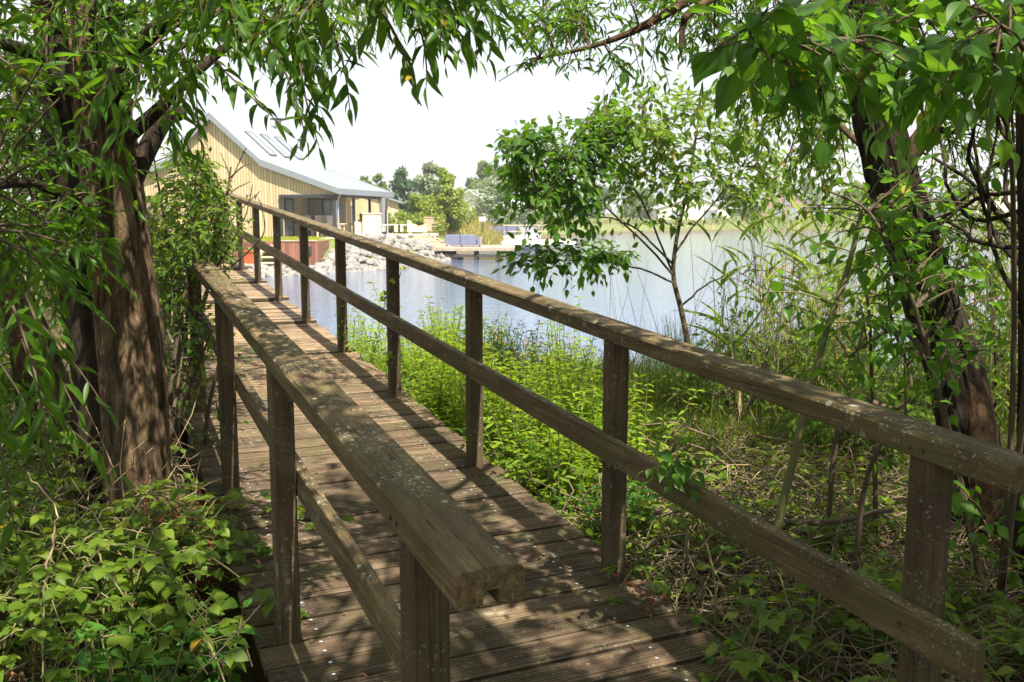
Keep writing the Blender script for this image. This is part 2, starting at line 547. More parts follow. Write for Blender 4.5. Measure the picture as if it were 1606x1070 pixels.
def bough(wood, lv, limbs, centres, nt, tl, sag, L, asp, step, r=.006, updir=None, twist=.8, down=.35, maxlen=1.2, spread=1.0, wmat=0, link=True):
    """each centre gets a side branch from the nearest limb point and nt leafy twigs"""
    LP = np.concatenate(limbs)
    for c in centres:
        d = np.linalg.norm(LP-c, axis=1)
        j = d.argmin()
        b = LP[j]
        if d[j] > maxlen:
            b = c+(b-c)*maxlen/d[j]
        if link:
            mid = (b+c)/2+np.array((0, 0, .08))*d[j]
            pts = curve([b, mid, c], 7)
            wood.tube(pts, np.linspace(r*1.5, r*.8, 7), 4, wmat, cap=False)
        else:
            pts = np.linspace(c-(c-b)*.2, c, 7)
        out = unit(c-b)
        for i in range(nt):
            s = pts[rng.integers(3, 7)]
            dr = unit(out*.6+rng.normal(0, .65*spread, 3)+(updir if updir is not None else 0))
            ln = tl*rng.uniform(.6, 1.25)
            spray(wood, lv, s, s+dr*ln, sag*rng.uniform(.5, 1.5), r*.55, L, asp, step, twist=twist, down=down, wmat=wmat, n=3)

# ================================================================== SETTING: terrain, water
WATER = -0.80
LAKE = [(400, 16), (60, 13), (20, 11.5), (8, 10.4), (4, 10.0), (2, 9.8), (.5, 9.8), (-1.2, 9.9), (-2.3, 9.6), (-3.2, 8.6), (-4.6, 9.5), (-5.4, 14), (-5.9, 17.5), (-7.2, 21),
        (-9.6, 28), (-12.0, 34.5), (-11.5, 37.0), (-9.1, 37), (-6.7, 40), (-4.9, 43.4), (-3.2, 50.5), (-2.4, 56), (-1.2, 66), (0, 80), (5, 100),
        (14, 122), (30, 138), (60, 146), (120, 152), (400, 150)]
def lake_sd(x, y):
    """signed distance to the lake's edge: positive on land"""
    P = np.stack([x, y], -1)
    ins = inpoly(P, LAKE)
    d = np.full(x.shape, 1e9)
    for i in range(len(LAKE)-1):
        a = np.array(LAKE[i], float); b = np.array(LAKE[i+1], float)
        t = np.clip(((P-a)@(b-a))/((b-a)@(b-a)), 0, 1)
        d = np.minimum(d, np.linalg.norm(P-(a+t[..., None]*(b-a)), axis=-1))
    return np.where(ins, -d, d)
def ground_z(x, y):
    x = np.asarray(x, float); y = np.asarray(y, float)
    d = lake_sd(x, y)
    q = np.stack([x, y, np.zeros_like(x)], -1).reshape(-1, 3)
    n1 = fbm(q*.9, 3, 3).reshape(x.shape); n2 = fbm(q*.05, 9, 3).reshape(x.shape)
    d = d+.25*n1*np.clip(np.abs(d), 0, 1)
    near = y < 24
    house = (y > 24) & (y < 95) & (x < 4)
    top = np.where(near, -.06+.05*n1, np.where(house, .43, .15+.01*np.clip(d, 0, 200)))
    top = np.where((x < -5.2) & (y > 14) & (y < 36), .3, top)
    bw = np.where(near, 1.6, np.where(x < -8.3, 3.4, np.where(house, 4.4, 4.)))
    t = np.clip((d+.4)/bw, 0, 1)
    t = t*t*(3-2*t)
    z = -1.0+(top+1.0)*t
    z = np.where(d < -.4, -1.0-np.clip(-d*.25, 0, 1.2), z)
    # golden mound beyond the terrace
    z = z+np.where(d > 0, .75*np.exp(-(((x+4.2)/4.5)**2+((y-76)/7)**2)), 0)
    z = z+.02*n1*(np.abs(y) < 20)
    pit = ((x > -14.6) & (x < -8.3) & (y > 36) & (y < 40.05)) | ((x > -11.55) & (x < -10.0) & (y > 36) & (y < 40.7))
    z = np.where(pit, np.minimum(z, -.66), z)
    return z
def gz(x, y):
    return float(ground_z(np.array([x]), np.array([y]))[0])

def sgrid(lo, hi, n, c, k):
    a = np.arcsinh((lo-c)/k); b = np.arcsinh((hi-c)/k)
    return c+k*np.sinh(np.linspace(a, b, n))
gx = sgrid(-900, 900, 300, -1.5, 6); gy = sgrid(-60, 1800, 340, 8, 9)
X, Y = np.meshgrid(gx, gy)
Z = ground_z(X, Y)
mb = MB()
ny, nx = X.shape
i = (np.arange(ny-1)[:, None]*nx+np.arange(nx-1)[None]).ravel()
mb.add(np.stack([X, Y, Z], -1), np.stack([i, i+1, i+nx+1, i+nx], 1), 0, True)
m = NT('ground_soil_and_grass')
v = m.coord()
n = m.noise(v, 3., 8, .7); nb = m.noise(v, .35, 5)
soil = m.ramp(n, [(.3, (.035, .025, .016)), (.55, (.085, .06, .036)), (.75, (.17, .125, .075))])
grass = m.ramp(nb, [(.3, (.10, .13, .045)), (.7, (.18, .20, .075))])
sx = m.n('ShaderNodeSeparateXYZ'); m.l(v, sx.inputs[0])
far = m.ramp(m.math('DIVIDE', sx.outputs['Y'], 60.), [(.26, (0, 0, 0)), (.36, (1, 1, 1))])
low = m.ramp(m.math('ADD', sx.outputs['Z'], 1.), [(.42, (1, 1, 1)), (.60, (0, 0, 0))])
c = m.mix(far, soil, grass)
c = m.mix(low, c, (.12, .10, .065))
m.bsdf(c, .95, .1, 0., n, .8, .03)
tag(mb.build('ground', m.mat), kind='structure')

m = NT('lake_water')
v = m.coord((1., 2.6, 1.))
n1 = m.noise(v, 2.6, 3, .5); n2 = m.noise(v, .6, 2, .5); n3 = m.noise(v, 9., 2, .5)
h = m.math('ADD', m.math('ADD', n1, m.math('MULTIPLY', n2, 1.2)), m.math('MULTIPLY', n3, .22))
b = m.n('ShaderNodeBsdfPrincipled', **{'Base Color': (.085, .13, .22, 1), 'Roughness': .04, 'IOR': 1.333, 'Specular IOR Level': .6})
bp = m.n('ShaderNodeBump', **{'Strength': .30, 'Distance': .05}); m.l(h, bp.inputs['Height']); m.l(bp.outputs[0], b.inputs['Normal'])
m.l(b.outputs[0], m.out.inputs['Surface'])
mb = MB()
mb.add([(-30, 4, WATER), (900, 4, WATER), (900, 200, WATER), (-30, 200, WATER)], [(0, 1, 2, 3)])
tag(mb.build('lake_water', m.mat), kind='structure')

# ================================================================== FOOTBRIDGE (local x across, y along, z up)
TH, SL, AL, AR = .4163, .0646, .5123, 1.7887
POSTS = [1.56+1.493*k for k in range(14)]
T_END = POSTS[-1]+.3
def base(t):
    t = np.asarray(t, float)
    return np.where(t < 15.5, SL*t, SL*15.5+SL*(t-15.5)-.028*(t-15.5)**2)
def zdeck(t):
    """walking surface: even slope near the start, then one flat bay and a small step at every post"""
    k = np.floor((t-1.56)/1.493)
    t0 = 1.56+1.493*k
    st = np.where(t0 > 7.0, (t-t0)*-.024+.012, 0)
    dip = -.022*np.exp(-((t-3.9)/1.6)**2)
    return base(t)+st+dip
bridge = empty('footbridge', (0, 0, 0), 'weathered wooden footbridge with handrails climbing from the bank out over the lake', 'footbridge', rz=TH)

# decking: every board is grooved lengthwise
mb = MB()
bwid, gap, thk, ng = .1315, .018, .030, 9
prof = [(-bwid/2, -thk), (-bwid/2, -.006), (-bwid/2+.006, 0)]
for k in range(ng):
    c0 = -bwid/2+.0105+k*(bwid-.021)/(ng-1)
    prof += [(c0-.0036, 0), (c0-.002, -.006), (c0+.002, -.006), (c0+.0036, 0)]
prof += [(bwid/2-.006, 0), (bwid/2, -.006), (bwid/2, -thk)]
prof_far = [(-bwid/2, -thk), (-bwid/2, 0), (bwid/2, 0), (bwid/2, -thk)]
t = .25
caps = MB()
while t < T_END:
    jl, jr = rng.normal(0, .008, 2); dz = rng.normal(0, .0016); tl = rng.normal(0, .002, 2); ya = rng.normal(0, .0025)
    if abs((t-1.56) % 1.493) < .075 and t > 4.2: t += .0
    x0, x1 = AL-.105+jl, AR+.095+jr
    zs = lambda y: float(zdeck(np.array(t))) + (SL if t < 7.5 else SL-.024)*y
    P = prof if t < 9 else prof_far
    ne = len(P)
    mb.prism(P, lambda y, z: (x0, t+y-ya, zs(y)+z+dz+tl[0]), lambda y, z: (x1, t+y+ya, zs(y)+z+dz+tl[1]))
    q4 = [q for q in mb.f if q.shape[1] == 4][-1]
    i4 = max(i for i, q in enumerate(mb.f) if q is q4)
    ed = [0, ne-2, ne-1]; top = [i for i in range(len(q4)) if i not in ed]
    mb.f[i4] = q4[top]; mb.f.append(q4[ed]); mb.m.append(2); mb.sm.append(False)
    if t < 11:
        for xx in (AL+.09, AR-.16):
            for yy in (-.035, .035):
                if rng.random() < .93:
                    z = zs(yy)+dz+.0012
                    r = .0065; an = np.arange(8)*math.pi/4
                    cx, cy = xx+rng.normal(0, .006), t+yy+rng.normal(0, .004)
                    mb.add([(cx+r*math.cos(a), cy+r*math.sin(a), z) for a in an], [tuple(range(8))], 1)
    t += bwid+gap
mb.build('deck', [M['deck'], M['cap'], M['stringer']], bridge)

def sweep(prof, ts, x0, zf, mbx, mat=0):
    """a timber of constant profile (x, z) following the bridge"""
    n = len(prof)
    v = [(x0+p[0], tt, float(zf(np.array(tt)))+p[1]) for tt in ts for p in prof]
    f = [(a*n+i, a*n+(i+1) % n, (a+1)*n+(i+1) % n, (a+1)*n+i) for a in range(len(ts)-1) for i in range(n)]
    f += [tuple(range(n))[::-1], tuple(range((len(ts)-1)*n, len(ts)*n))]
    mbx.add(v, f, mat)
hw, th = .0565, .062
RAILP = [(-hw, -th+.004), (-hw+.004, -th), (-.013, -th), (-.013, -th+.026), (.013, -th+.026), (.013, -th), (hw-.004, -th), (hw, -th+.004),
         (hw, -.011), (hw-.007, -.003), (.012, 0), (-.012, 0), (-hw+.007, -.003), (-hw, -.011)]
LOWP = [(-.0175, -.096), (.0175, -.096), (.0175, -.004), (.013, 0), (-.013, 0), (-.0175, -.004)]
zr = lambda tt: base(tt)+1.0
zl = lambda tt: base(tt)+.579
for side, ax, ts0, lo in (('L', AL, 1.235, AL+.0375+.019), ('R', AR, 1.30, AR-.0375-.019)):
    # top rail in lengths butted over every third post
    joints = [ts0]+[POSTS[k] for k in range(3, 13, 3)]+[T_END]
    mb = MB()
    for a, b in zip(joints[:-1], joints[1:]):
        ts = np.linspace(a+.0015, b-.0015, max(2, int((b-a)/1.4)))
        dx = rng.normal(0, .0015)
        sweep(RAILP, ts, ax+dx, zr, mb)
    for k, pt in enumerate(POSTS[:8]):
        for dy in (-.02, .018):
            x = ax-hw-.001
            mb.tube([(x, pt+dy, float(zr(pt))-.040), (x-.003, pt+dy, float(zr(pt))-.040)], .0055, 8, 1, False)
    mb.build('top_rail', [M['rail'], M['bolt']], bridge)
    mb = MB()
    jo = [ts0+.05]+[POSTS[k] for k in range(2, 13, 2)]+[T_END]
    if side == 'L': jo[0] = POSTS[0]-.03
    for a, b in zip(jo[:-1], jo[1:]):
        ts = np.linspace(a+.001, b-.001, max(2, int((b-a)/1.4)))
        sweep(LOWP, ts, lo+rng.normal(0, .001), zl, mb)
    for pt in POSTS[:9]:
        x = lo+(-.018 if side == 'R' else .018)
        mb.tube([(x, pt, float(zl(pt))-.05), (x+(-.004 if side == 'R' else .004), pt, float(zl(pt))-.05)], .007, 8, 1, False)
    mb.build('lower_rail', [M['rail'], M['bolt']], bridge)
    for k, pt in enumerate(POSTS):
        mb = MB()
        zb = float(zdeck(np.array(pt+.001)))-.32
        zt = float(zr(pt))-th+.001
        mb.cbox((0, 0, (zb+zt)/2-zb), (.075, .075, zt-zb), .006)
        o = mb.build('post', M['post'], bridge)
        o.location = (ax, pt, zb)
mb = MB()
for x in (AL+.06, (AL+AR)/2, AR-.06):
    ts = np.linspace(.2, T_END, 30)
    sweep([(-.035, -.21), (.035, -.21), (.035, -.036), (-.035, -.036)], ts, x, lambda q: zdeck(np.asarray(q)+0.)-0., mb)
mb.build('stringer', M['stringer'], bridge)
for k, pt in enumerate(POSTS[1::2]):
    for ax in (AL+.05, AR-.05):
        mb = MB(); zz = float(base(pt))-.2
        mb.tube([(ax, pt+.09, -2.2), (ax, pt+.09, zz)], .06, 10)
        mb.build('pile', M['stringer'], bridge)

# ================================================================== HOUSE ON THE FAR BANK
M['clad'] = None
m = NT('pale_vertical_boards')
v = m.coord()
sx = m.n('ShaderNodeSeparateXYZ'); m.l(v, sx.inputs[0])
u = m.math('ADD', sx.outputs['X'], m.math('MULTIPLY', sx.outputs['Y'], 1.0))
q = m.math('DIVIDE', u, .17)
fr = m.math('FRACT', q); fl = m.math('FLOOR', q)
wn = m.n('ShaderNodeTexWhiteNoise', noise_dimensions='1D'); m.l(fl, wn.inputs['W'])
c = m.ramp(wn.outputs['Value'], [(0, (.46, .37, .225)), (.5, (.52, .425, .27)), (1, (.59, .485, .32))])
gr = m.noise(m.coord((22, 22, .8)), 1., 4)
c = m.mix(m.ramp(gr, [(.3, (.3,)*3), (.7, (0, 0, 0))]), c, (.34, .235, .12))
gapm = m.math('LESS_THAN', fr, .13)
c = m.mix(gapm, c, (.10, .066, .03))
m.bsdf(c, .75, .2, 0., m.math('SUBTRACT', 1., gapm), .6, .02)
M['clad'] = m.mat
M['roofmetal'] = plain('light_zinc_roof', (.37, .40, .43), .42, .5, .35, .05, 1.)
M['fascia'] = plain('grey_blue_fascia', (.22, .25, .285), .5, .4, .2, .04, 1.)
M['dark'] = plain('dark_frame_metal', (.035, .038, .045), .5, .4)
M['white'] = plain('white_paint', (.78, .78, .76), .5, .4, 0, .04)
M['cream'] = plain('cream_stone', (.66, .57, .46), .85, .2, 0, .08, 3.)
M['tan'] = plain('tan_brick', (.46, .34, .25), .85, .2, 0, .15, 8.)
M['red'] = None
m = NT('red_brown_boards')
v = m.coord(); sx = m.n('ShaderNodeSeparateXYZ'); m.l(v, sx.inputs[0])
q = m.math('DIVIDE', m.math('ADD', sx.outputs['X'], sx.outputs['Y']), .14)
fr = m.math('FRACT', q); wn = m.n('ShaderNodeTexWhiteNoise', noise_dimensions='1D'); m.l(m.math('FLOOR', q), wn.inputs['W'])
c = m.ramp(wn.outputs['Value'], [(0, (.17, .072, .052)), (1, (.27, .13, .098))])
c = m.mix(m.math('LESS_THAN', fr, .08), c, (.05, .02, .015))
m.bsdf(c, .7, .25)
M['red'] = m.mat
M['orange'] = plain('orange_red_paint', (.30, .075, .03), .6, .3)
M['timber'] = plain('grey_timber', (.34, .285, .225), .8, .2, 0, .2, 4.)
M['palewood'] = plain('pale_bleached_timber', (.56, .48, .37), .8, .2, 0, .12, 4.)
M['bluegrey'] = plain('blue_grey_fabric', (.15, .17, .27), .85, .2, 0, .08, 3.)
M['grey'] = plain('grey_cloth', (.36, .37, .40), .85, .2, 0, .12, 3.)
M['wicker'] = plain('pale_wicker', (.50, .43, .37), .85, .2, 0, .2, 30.)
M['stone'] = plain('pale_bank_stone', (.22, .21, .20), .9, .15, 0, .38, 2.2, .5)
M['paving'] = plain('pale_paving', (.52, .46, .40), .9, .15, 0, .12, 1.5)
m = NT('window_glass')
b = m.n('ShaderNodeBsdfPrincipled', **{'Base Color': (.42, .46, .48, 1), 'Roughness': .06, 'Metallic': .75})
m.l(b.outputs[0], m.out.inputs['Surface'])
M['glass'] = m.mat

m = NT('skylight_glass')
b = m.n('ShaderNodeBsdfPrincipled', **{'Base Color': (.62, .66, .70, 1), 'Roughness': .12, 'Metallic': .85})
m.l(b.outputs[0], m.out.inputs['Surface'])
M['skyglass'] = m.mat
FL = .43
PHI = R(12)
house = empty('lake_house', (-16.2, 51, FL), 'pale timber house with zinc roof, skylights and a corner porch on the far bank', 'house', rz=-PHI)
GW = [(-6.9, -1.2), (3.8, -1.2), (3.8, 2.28), (7.02, 2.28), (7.02, 2.50), (2.78, 4.02), (0, 6.42), (-2.78, 4.02), (-6.9, 2.52)]
mb = MB(); mb.prism(GW, lambda u, w: (u, 0, w), lambda u, w: (u, .22, w)); mb.build('gable_wall', M['clad'], house)
mb = MB()
mb.box((3.7, 1.95, 1.2), (.2, 3.46, 2.4)); mb.box((3.7, 6., 1.2), (.2, 4., 2.4))
mb.build('side_wall', M['clad'], house)
mb = MB()
mb.box((5.75, 3.72, 1.2), (.7, .2, 2.4)); mb.box((4.9, 3.72, 2.3), (2.2, .2, .35)); mb.box((4.55, 5.9, 1.2), (.2, 4.2, 2.4))
mb.build('porch_wall', M['clad'], house)
mb = MB(); mb.prism(GW[:2]+[(3.8, 3.5)]+GW[5:], lambda u, w: (u, 7.7, w), lambda u, w: (u, 7.9, w)); mb.build('rear_wall', M['clad'], house)
# roof: steep upper slopes, shallow lower skirts
def slab(p, q, v0, v1, th, mbx):
    (u0, w0), (u1, w1) = p, q
    mbx.prism([(u0, w0), (u1, w1), (u1, w1-th), (u0, w0-th)], lambda u, w: (u, v0, w), lambda u, w: (u, v1, w))
A, K, E = (0, 6.63), (2.82, 4.14), (7.3, 2.56)
mb = MB()
for s in (1, -1):
    for p, q in ((A, K), (K, E)):
        p_, q_ = (p[0]*s, p[1]), (q[0]*s, q[1])
        slab(p_, q_, -.18, 8.1, .10, mb)
        for v in np.arange(.25, 8.0, .52):          # standing seams
            mb.prism([(p_[0], p_[1]+.045), (q_[0], q_[1]+.045), (q_[0], q_[1]+.002), (p_[0], p_[1]+.002)], lambda u, w: (u, v, w), lambda u, w: (u, v+.035, w))
roof = mb.build('roof', M['roofmetal'], house)
mb = MB()
for s in (1, -1):
    for p, q in ((A, K), (K, E)):
        for v0, v1 in ((-.30, -.183), (8.103, 8.2)):
            p_, q_ = (p[0]*s, p[1]+.03), (q[0]*s, q[1]+.03)
            mb.prism([p_, q_, (q_[0], q_[1]-.30), (p_[0], p_[1]-.36)], lambda u, w: (u, v0, w), lambda u, w: (u, v1, w))
    mb.box((7.36*s, 3.95, 2.43), (.11, 8.5, .30))
mb.build('fascia', M['fascia'], roof)
for v in (1.7, 3.5, 5.3):
    mb = MB()
    def on(u, vv, h): 
        w = A[1]+(K[1]-A[1])*u/K[0]
        return (u+h*.66, vv, w+h*.75)
    u0, u1, v0, v1 = .95, 2.45, v, v+.85
    for (a, b_, c_, d) in ((u0, u1, v0, v0+.05), (u0, u1, v1-.03, v1), (u0, u0+.03, v0+.05, v1-.03), (u1-.05, u1, v0+.05, v1-.03)):
        P = [on(x, y, h) for h in (.0, .085) for (x, y) in ((a, c_), (b_, c_), (b_, d), (a, d))]
        mb.add(P, [(3, 2, 1, 0), (4, 5, 6, 7), (0, 1, 5, 4), (1, 2, 6, 5), (2, 3, 7, 6), (3, 0, 4, 7)])
    P = [on(x, y, .07) for (x, y) in ((u0+.03, v0+.05), (u1-.05, v0+.05), (u1-.05, v1-.03), (u0+.03, v1-.03))]
    mb.add(P, [(0, 1, 2, 3)], 1)
    mb.build('skylight', [plain('skylight_frame', (.11, .12, .13), .5, .4) if v == 1.7 else bpy.data.materials['skylight_frame'], M['skyglass']], roof)
mb = MB()
mb.tube([(.35, 7.2, 6.1), (.35, 7.2, 6.95)], .2, 14); mb.tube([(.35, 7.2, 7.0), (.35, 7.2, 7.06)], .48, 14, 1); mb.box((.35, 7.2, 6.98), (.5, .06, .04), 1)
mb.build('chimney', [M['grey'], M['dark']], roof)
mb = MB(); mb.tube([(1.7, 7.5, 4.9), (1.7, 7.5, 5.75)], .1, 10); mb.tube([(1.7, 7.5, 5.75), (1.7, 7.5, 5.82)], .26, 10)
mb.build('vent_pipe', M['dark'], roof)
mb = MB(); mb.box((5.38, -.05, 2.2), (3.16, .16, .155)); mb.box((6.93, 4.0, 2.215), (.14, 7.9, .13)); mb.build('porch_beam', M['dark'], house)
mb = MB(); mb.box((3.88, -.05, 1.06), (.12, .14, 2.12)); mb.build('porch_post', M['dark'], house)
for u, v in ((6.93, -.05), (6.93, 2.7), (6.93, 5.2), (6.93, 7.85)):
    mb = MB(); mb.box((0, 0, 1.07), (.13, .13, 2.14)); mb.box((0, 0, .04), (.2, .2, .07))
    o = mb.build('porch_post', M['dark'], house); o.location = (u, v, 0)
for v in (-.02, 7.7):
    mb = MB(); mb.tube([(7.22, v+.12, 2.3), (7.08, v+.12, 2.0), (7.08, v+.12, 0.)], .045, 8)
    mb.build('downpipe', M['grey'], house)
mb = MB()
mb.box((5.38, 3.9, -.03), (3.2, 8.0, .08)); mb.build('porch_floor', M['paving'], house)
def window(parent, c, w, h, axis, mull=1, name='window', fm='dark'):
    """framed panes in a wall: axis 'u' faces the front, 'v' faces the side"""
    mb = MB(); f = .06
    parts = [((-w/2+f/2, 0), (f, h)), ((w/2-f/2, 0), (f, h)), ((0, h/2-f/2), (w-2*f, f)), ((0, -h/2+f/2), (w-2*f, f))]
    parts += [((-w/2+w*(k+1)/(mull+1), 0), (f, h-2*f)) for k in range(mull)]
    for (a, b_), (sa, sb) in parts:
        mb.box((a, 0, b_) if axis == 'u' else (0, a, b_), (sa, .09, sb) if axis == 'u' else (.09, sa, sb))
    fr = mb.build(name, M[fm], parent); fr.location = c
    mb = MB(); mb.box((0, 0, 0), (w-.1, .03, h-.1) if axis == 'u' else (.03, w-.1, h-.1)); mb.build('pane', M['glass'], fr)
    return fr
window(house, (4.7, 3.6, 1.06), 1.9, 2.1, 'u', 1, 'glass_door')
window(house, (3.83, 1.0, 1.06), 1.1, 2.1, 'v', 0)
for u in (1.95, 2.45):
    mb = MB(); mb.tube([(u, -.06, 2.30), (u, -.06, 2.42)], .07, 10); mb.box((u, -.02, 2.36), (.06, .05, .06))
    mb.build('wall_lamp', M['grey'], house)
mb = MB(); mb.box((0, 0, 0), (.12, .18, .12)); mb.tube([(0, -.09, 0), (0, -.16, -.02)], .05, 10)
o = mb.build('camera_housing', M['dark'], house); o.location = (1.95, -.1, 4.55)
mb = MB(); mb.box((0, 0, 0), (.24, .04, .8)); o = mb.build('wall_sign', plain('blue_grey_sign', (.22, .32, .42)), house); o.location = (5.78, 3.59, 1.45)

def hw_(u, v, w=0):
    c, s = math.cos(PHI), math.sin(PHI)
    return (-16.2+u*c+v*s, 51-u*s+v*c, FL+w)
# lower wing to the left, mostly behind leaves
wing = empty('side_wing', hw_(-9.6, 1.5), 'low timber outbuilding with grey roof edge left of the lake house', 'outbuilding', rz=-PHI)
mb = MB(); mb.prism([(-2.6, 0), (2.5, 0), (2.5, 2.3), (0, 3.15), (-2.6, 2.2)], lambda u, w: (u, 0, w), lambda u, w: (u, 5, w)); mb.build('wall', M['clad'], wing)
mb = MB()
for s in (1, -1): slab((0, 3.42), (2.9*s, 2.42), -.3, 5.3, .3, mb)
mb.build('roof', M['fascia'], wing)

# porch furniture
ch = empty('porch_chair', hw_(4.9, 1.6), 'pale wicker high-back chair on the porch of the lake house', 'chair', 'high-back chairs on the porch', rz=-PHI+R(80))
mb = MB(); mb.cbox((0, 0, .44), (.5, .5, .1), .02); mb.build('seat', M['wicker'], ch)
mb = MB(); mb.cbox((0, .23, .82), (.5, .08, .72), .03, rot=Matrix.Rotation(R(-8), 3, 'X')); mb.build('backrest', M['wicker'], ch)
for a in (-.2, .2):
    for b_ in (-.2, .2):
        mb = MB(); mb.box((a, b_, .2), (.05, .05, .4)); mb.build('leg', M['wicker'], ch)
for (u, v) in ((5.5, 1.6), (6.1, 1.7), (5.2, 2.8), (5.9, 2.9)):
    dup(ch, hw_(u, v), -PHI+R(rng.uniform(60, 110)))
tb = empty('porch_table', hw_(6.3, .9), 'long pale slatted bench table beside the porch chairs', 'table', rz=-PHI)
mb = MB()
for k in range(5): mb.box((0, -.32+.16*k, .73), (1.5, .14, .04))
mb.build('tabletop', M['palewood'], tb)
for a in (-.65, .65):
    mb = MB(); mb.box((a, -.28, .355), (.08, .08, .71)); mb.box((a, .28, .355), (.08, .08, .71)); mb.box((a, 0, .67), (.06, .48, .06)); mb.build('leg', M['palewood'], tb)

# terrace paving and masonry
mb = MB()
v = [(-9.6, 45.9), (-8.9, 45.9), (-7.5, 50.2), (-6.5, 53.2), (-4.9, 56.2), (-4.8, 61), (-8.3, 62), (-9.4, 54)]
mb.prism(v, lambda a, b_: (a, b_, FL-.15), lambda a, b_: (a, b_, FL+.03))
tag(mb.build('terrace_paving', M['paving']), kind='structure')
def stack(name, label, cat, px, pb, ptop, wpx, Y, mat, cap=True, dep=.8, shelf=False):
    b0 = Wp(px, pb, Y); h = Wp(px, ptop, Y)[2]-b0[2]; w = wpx/F_PX*Y
    o = empty(name, b0, label, cat, rz=-PHI)
    mb = MB(); n = max(3, int(h/.2)); hh = h/n
    for k in range(n):
        mb.cbox((0, 0, hh*(k+.5)), (w-.008*(k % 2), dep-.008*(k % 2), hh-.006), .008)
    mb.build('masonry', mat, o)
    if cap:
        mb = MB(); mb.cbox((0, 0, h+.03), (w+.06, dep+.06, .06), .01); mb.build('cap', mat, o)
    return o, h, w
o, h, w = stack('fireplace_pillar', 'tall cream block pillar of the outdoor fireplace beside the porch', 'fireplace', 584, 371, 336, 22, 51.5, M['cream'], True, .9)
mb = MB()
for k in range(3): mb.cbox((-.66, .1, .16+.26*k), (.55-.01*(k % 2), .7, .25), .008)
mb.build('low_wall', M['cream'], o)
o, h, w = stack('brick_pillar', 'brown brick pillar with little side shelves at the terrace edge', 'pillar', 673, 363, 342, 11, 56, M['tan'], True, .5)
for k in (.25, .5):
    mb = MB(); mb.box((w/2+.12, 0, h*k+.1), (.2, .35, .04)); mb.build('shelf', M['palewood'], o)
for px, lab in ((612, 'left white slatted bench on the terrace behind the stone pillar'), (640, 'right white slatted bench on the terrace before the clipped hedge')):
    b0 = Wp(px, 363.5, 54); o = empty('garden_bench', b0, lab, 'bench', rz=-PHI)
    mb = MB()
    for k in range(4): mb.box((0, -.18+.12*k, .40), (.85, .1, .05))
    mb.build('seat', M['white'], o)
    for a in (-.36, .36):
        mb = MB(); mb.box((a, -.16, .19), (.07, .07, .375)); mb.box((a, .16, .19), (.07, .07, .375)); mb.build('leg', M['white'], o)
b0 = Wp(655, 364, 56); o = empty('cream_lounger', b0, 'curved cream garden lounger standing beside the brown brick pillar', 'lounger', rz=-PHI)
mb = MB(); q = [(-.55, .62), (-.35, .38), (0, .30), (.35, .33), (.62, .50)]
mb.prism(q+[(a, 0) for a, _ in q[::-1]], lambda a, z: (a, -.3, z), lambda a, z: (a, .3, z)); mb.build('body', plain('cream_canvas', (.70, .58, .42)), o)
mb = MB(); mb.prism([(a, z+.07) for a, z in q]+[(a, z+.003) for a, z in q[::-1]], lambda a, z: (a, -.27, z), lambda a, z: (a, .27, z)); mb.build('cushion', plain('ochre_cushion', (.55, .36, .2)), o)
# folded parasol
b0 = Wp(600, 362, 55.5); o = empty('folded_parasol', b0, 'folded grey cloth parasol hanging from its pole behind the stone pillar', 'parasol')
mb = MB(); mb.tube([(0, 0, 0), (0, 0, 2.2)], .04, 8); mb.build('pole', M['dark'], o)
mb = MB(); zz = np.linspace(.35, 1.95, 14); an = np.arange(16)*2*math.pi/16
V = [((.10+.07*t_)*(1+.22*math.cos(a*5))*math.cos(a)*1.1, (.10+.07*t_)*(1+.25*math.cos(a*5))*math.sin(a), z) for z, t_ in zip(zz, np.linspace(0, 1, 14)) for a in an]
mb.add(V, [(a*16+i, a*16+(i+1) % 16, (a+1)*16+(i+1) % 16, (a+1)*16+i) for a in range(13) for i in range(16)], 0, True); mb.build('canopy', plain('dull_grey_cloth', (.20, .205, .225), .9, .1, 0, .15), o)

# red-brown retaining wall at the water with steps, planter and plank
rw = empty('retaining_wall', (-10.4, 40, 0), 'red-brown board retaining wall holding the lawn above the water', 'wall')
zt, zb = .49, -.62
mb = MB()
for x0, x1 in ((-14.5, -11.62), (-9.95, -8.5)): mb.box(((x0+x1)/2+10.4, 0, (zt+zb)/2), (x1-x0, .14, zt-zb))
mb.box((-10.78+10.4, .75, (zt+zb)/2), (1.68, .14, zt-zb)); mb.box((-11.62+10.33, .45, (zt+zb)/2), (.14, .5, zt-zb)); mb.box((-9.95+10.47, .45, (zt+zb)/2), (.14, .5, zt-zb))
mb.box((-8.43+10.4, 1.2, (zt+zb)/2), (.13, 2.54, zt-zb))
mb.build('boards', M['red'], rw)
mb = MB(); mb.cbox((-9.2+10.4, 0, zt+.03), (1.6, .2, .05)); mb.cbox((-13.05+10.4, 0, zt+.03), (2.9, .2, .05)); mb.build('coping', M['timber'], rw)
mb = MB(); mb.cbox((-8.75+10.4, -.11, .12), (.22, .1, .34), .02); mb.build('box_lamp', M['dark'], rw)  # black box lamp mounted on the retaining wall
for k in range(4):
    mb = MB(); mb.box((-10.42+10.4, -.1+.2*k, -.42+.24*k), (.8, .28, .05)); mb.build('tread', M['palewood'], rw)
mb = MB(); mb.box((-10.9+10.4, .2, -.08), (.06, .9, .2), 0, Matrix.Rotation(R(40), 3, 'X')); mb.build('stair_string', M['palewood'], rw)
o = empty('wooden_planter', (-11.25, 39.55, -.56), 'orange-red flared box planter standing before the retaining wall', 'planter')
mb = MB(); mb.prism([(-.27, 0), (.27, 0), (.36, .62), (-.36, .62)], lambda a, z: (a, -.28, z), lambda a, z: (a, .28, z)); mb.build('box', M['orange'], o)
mb = MB()
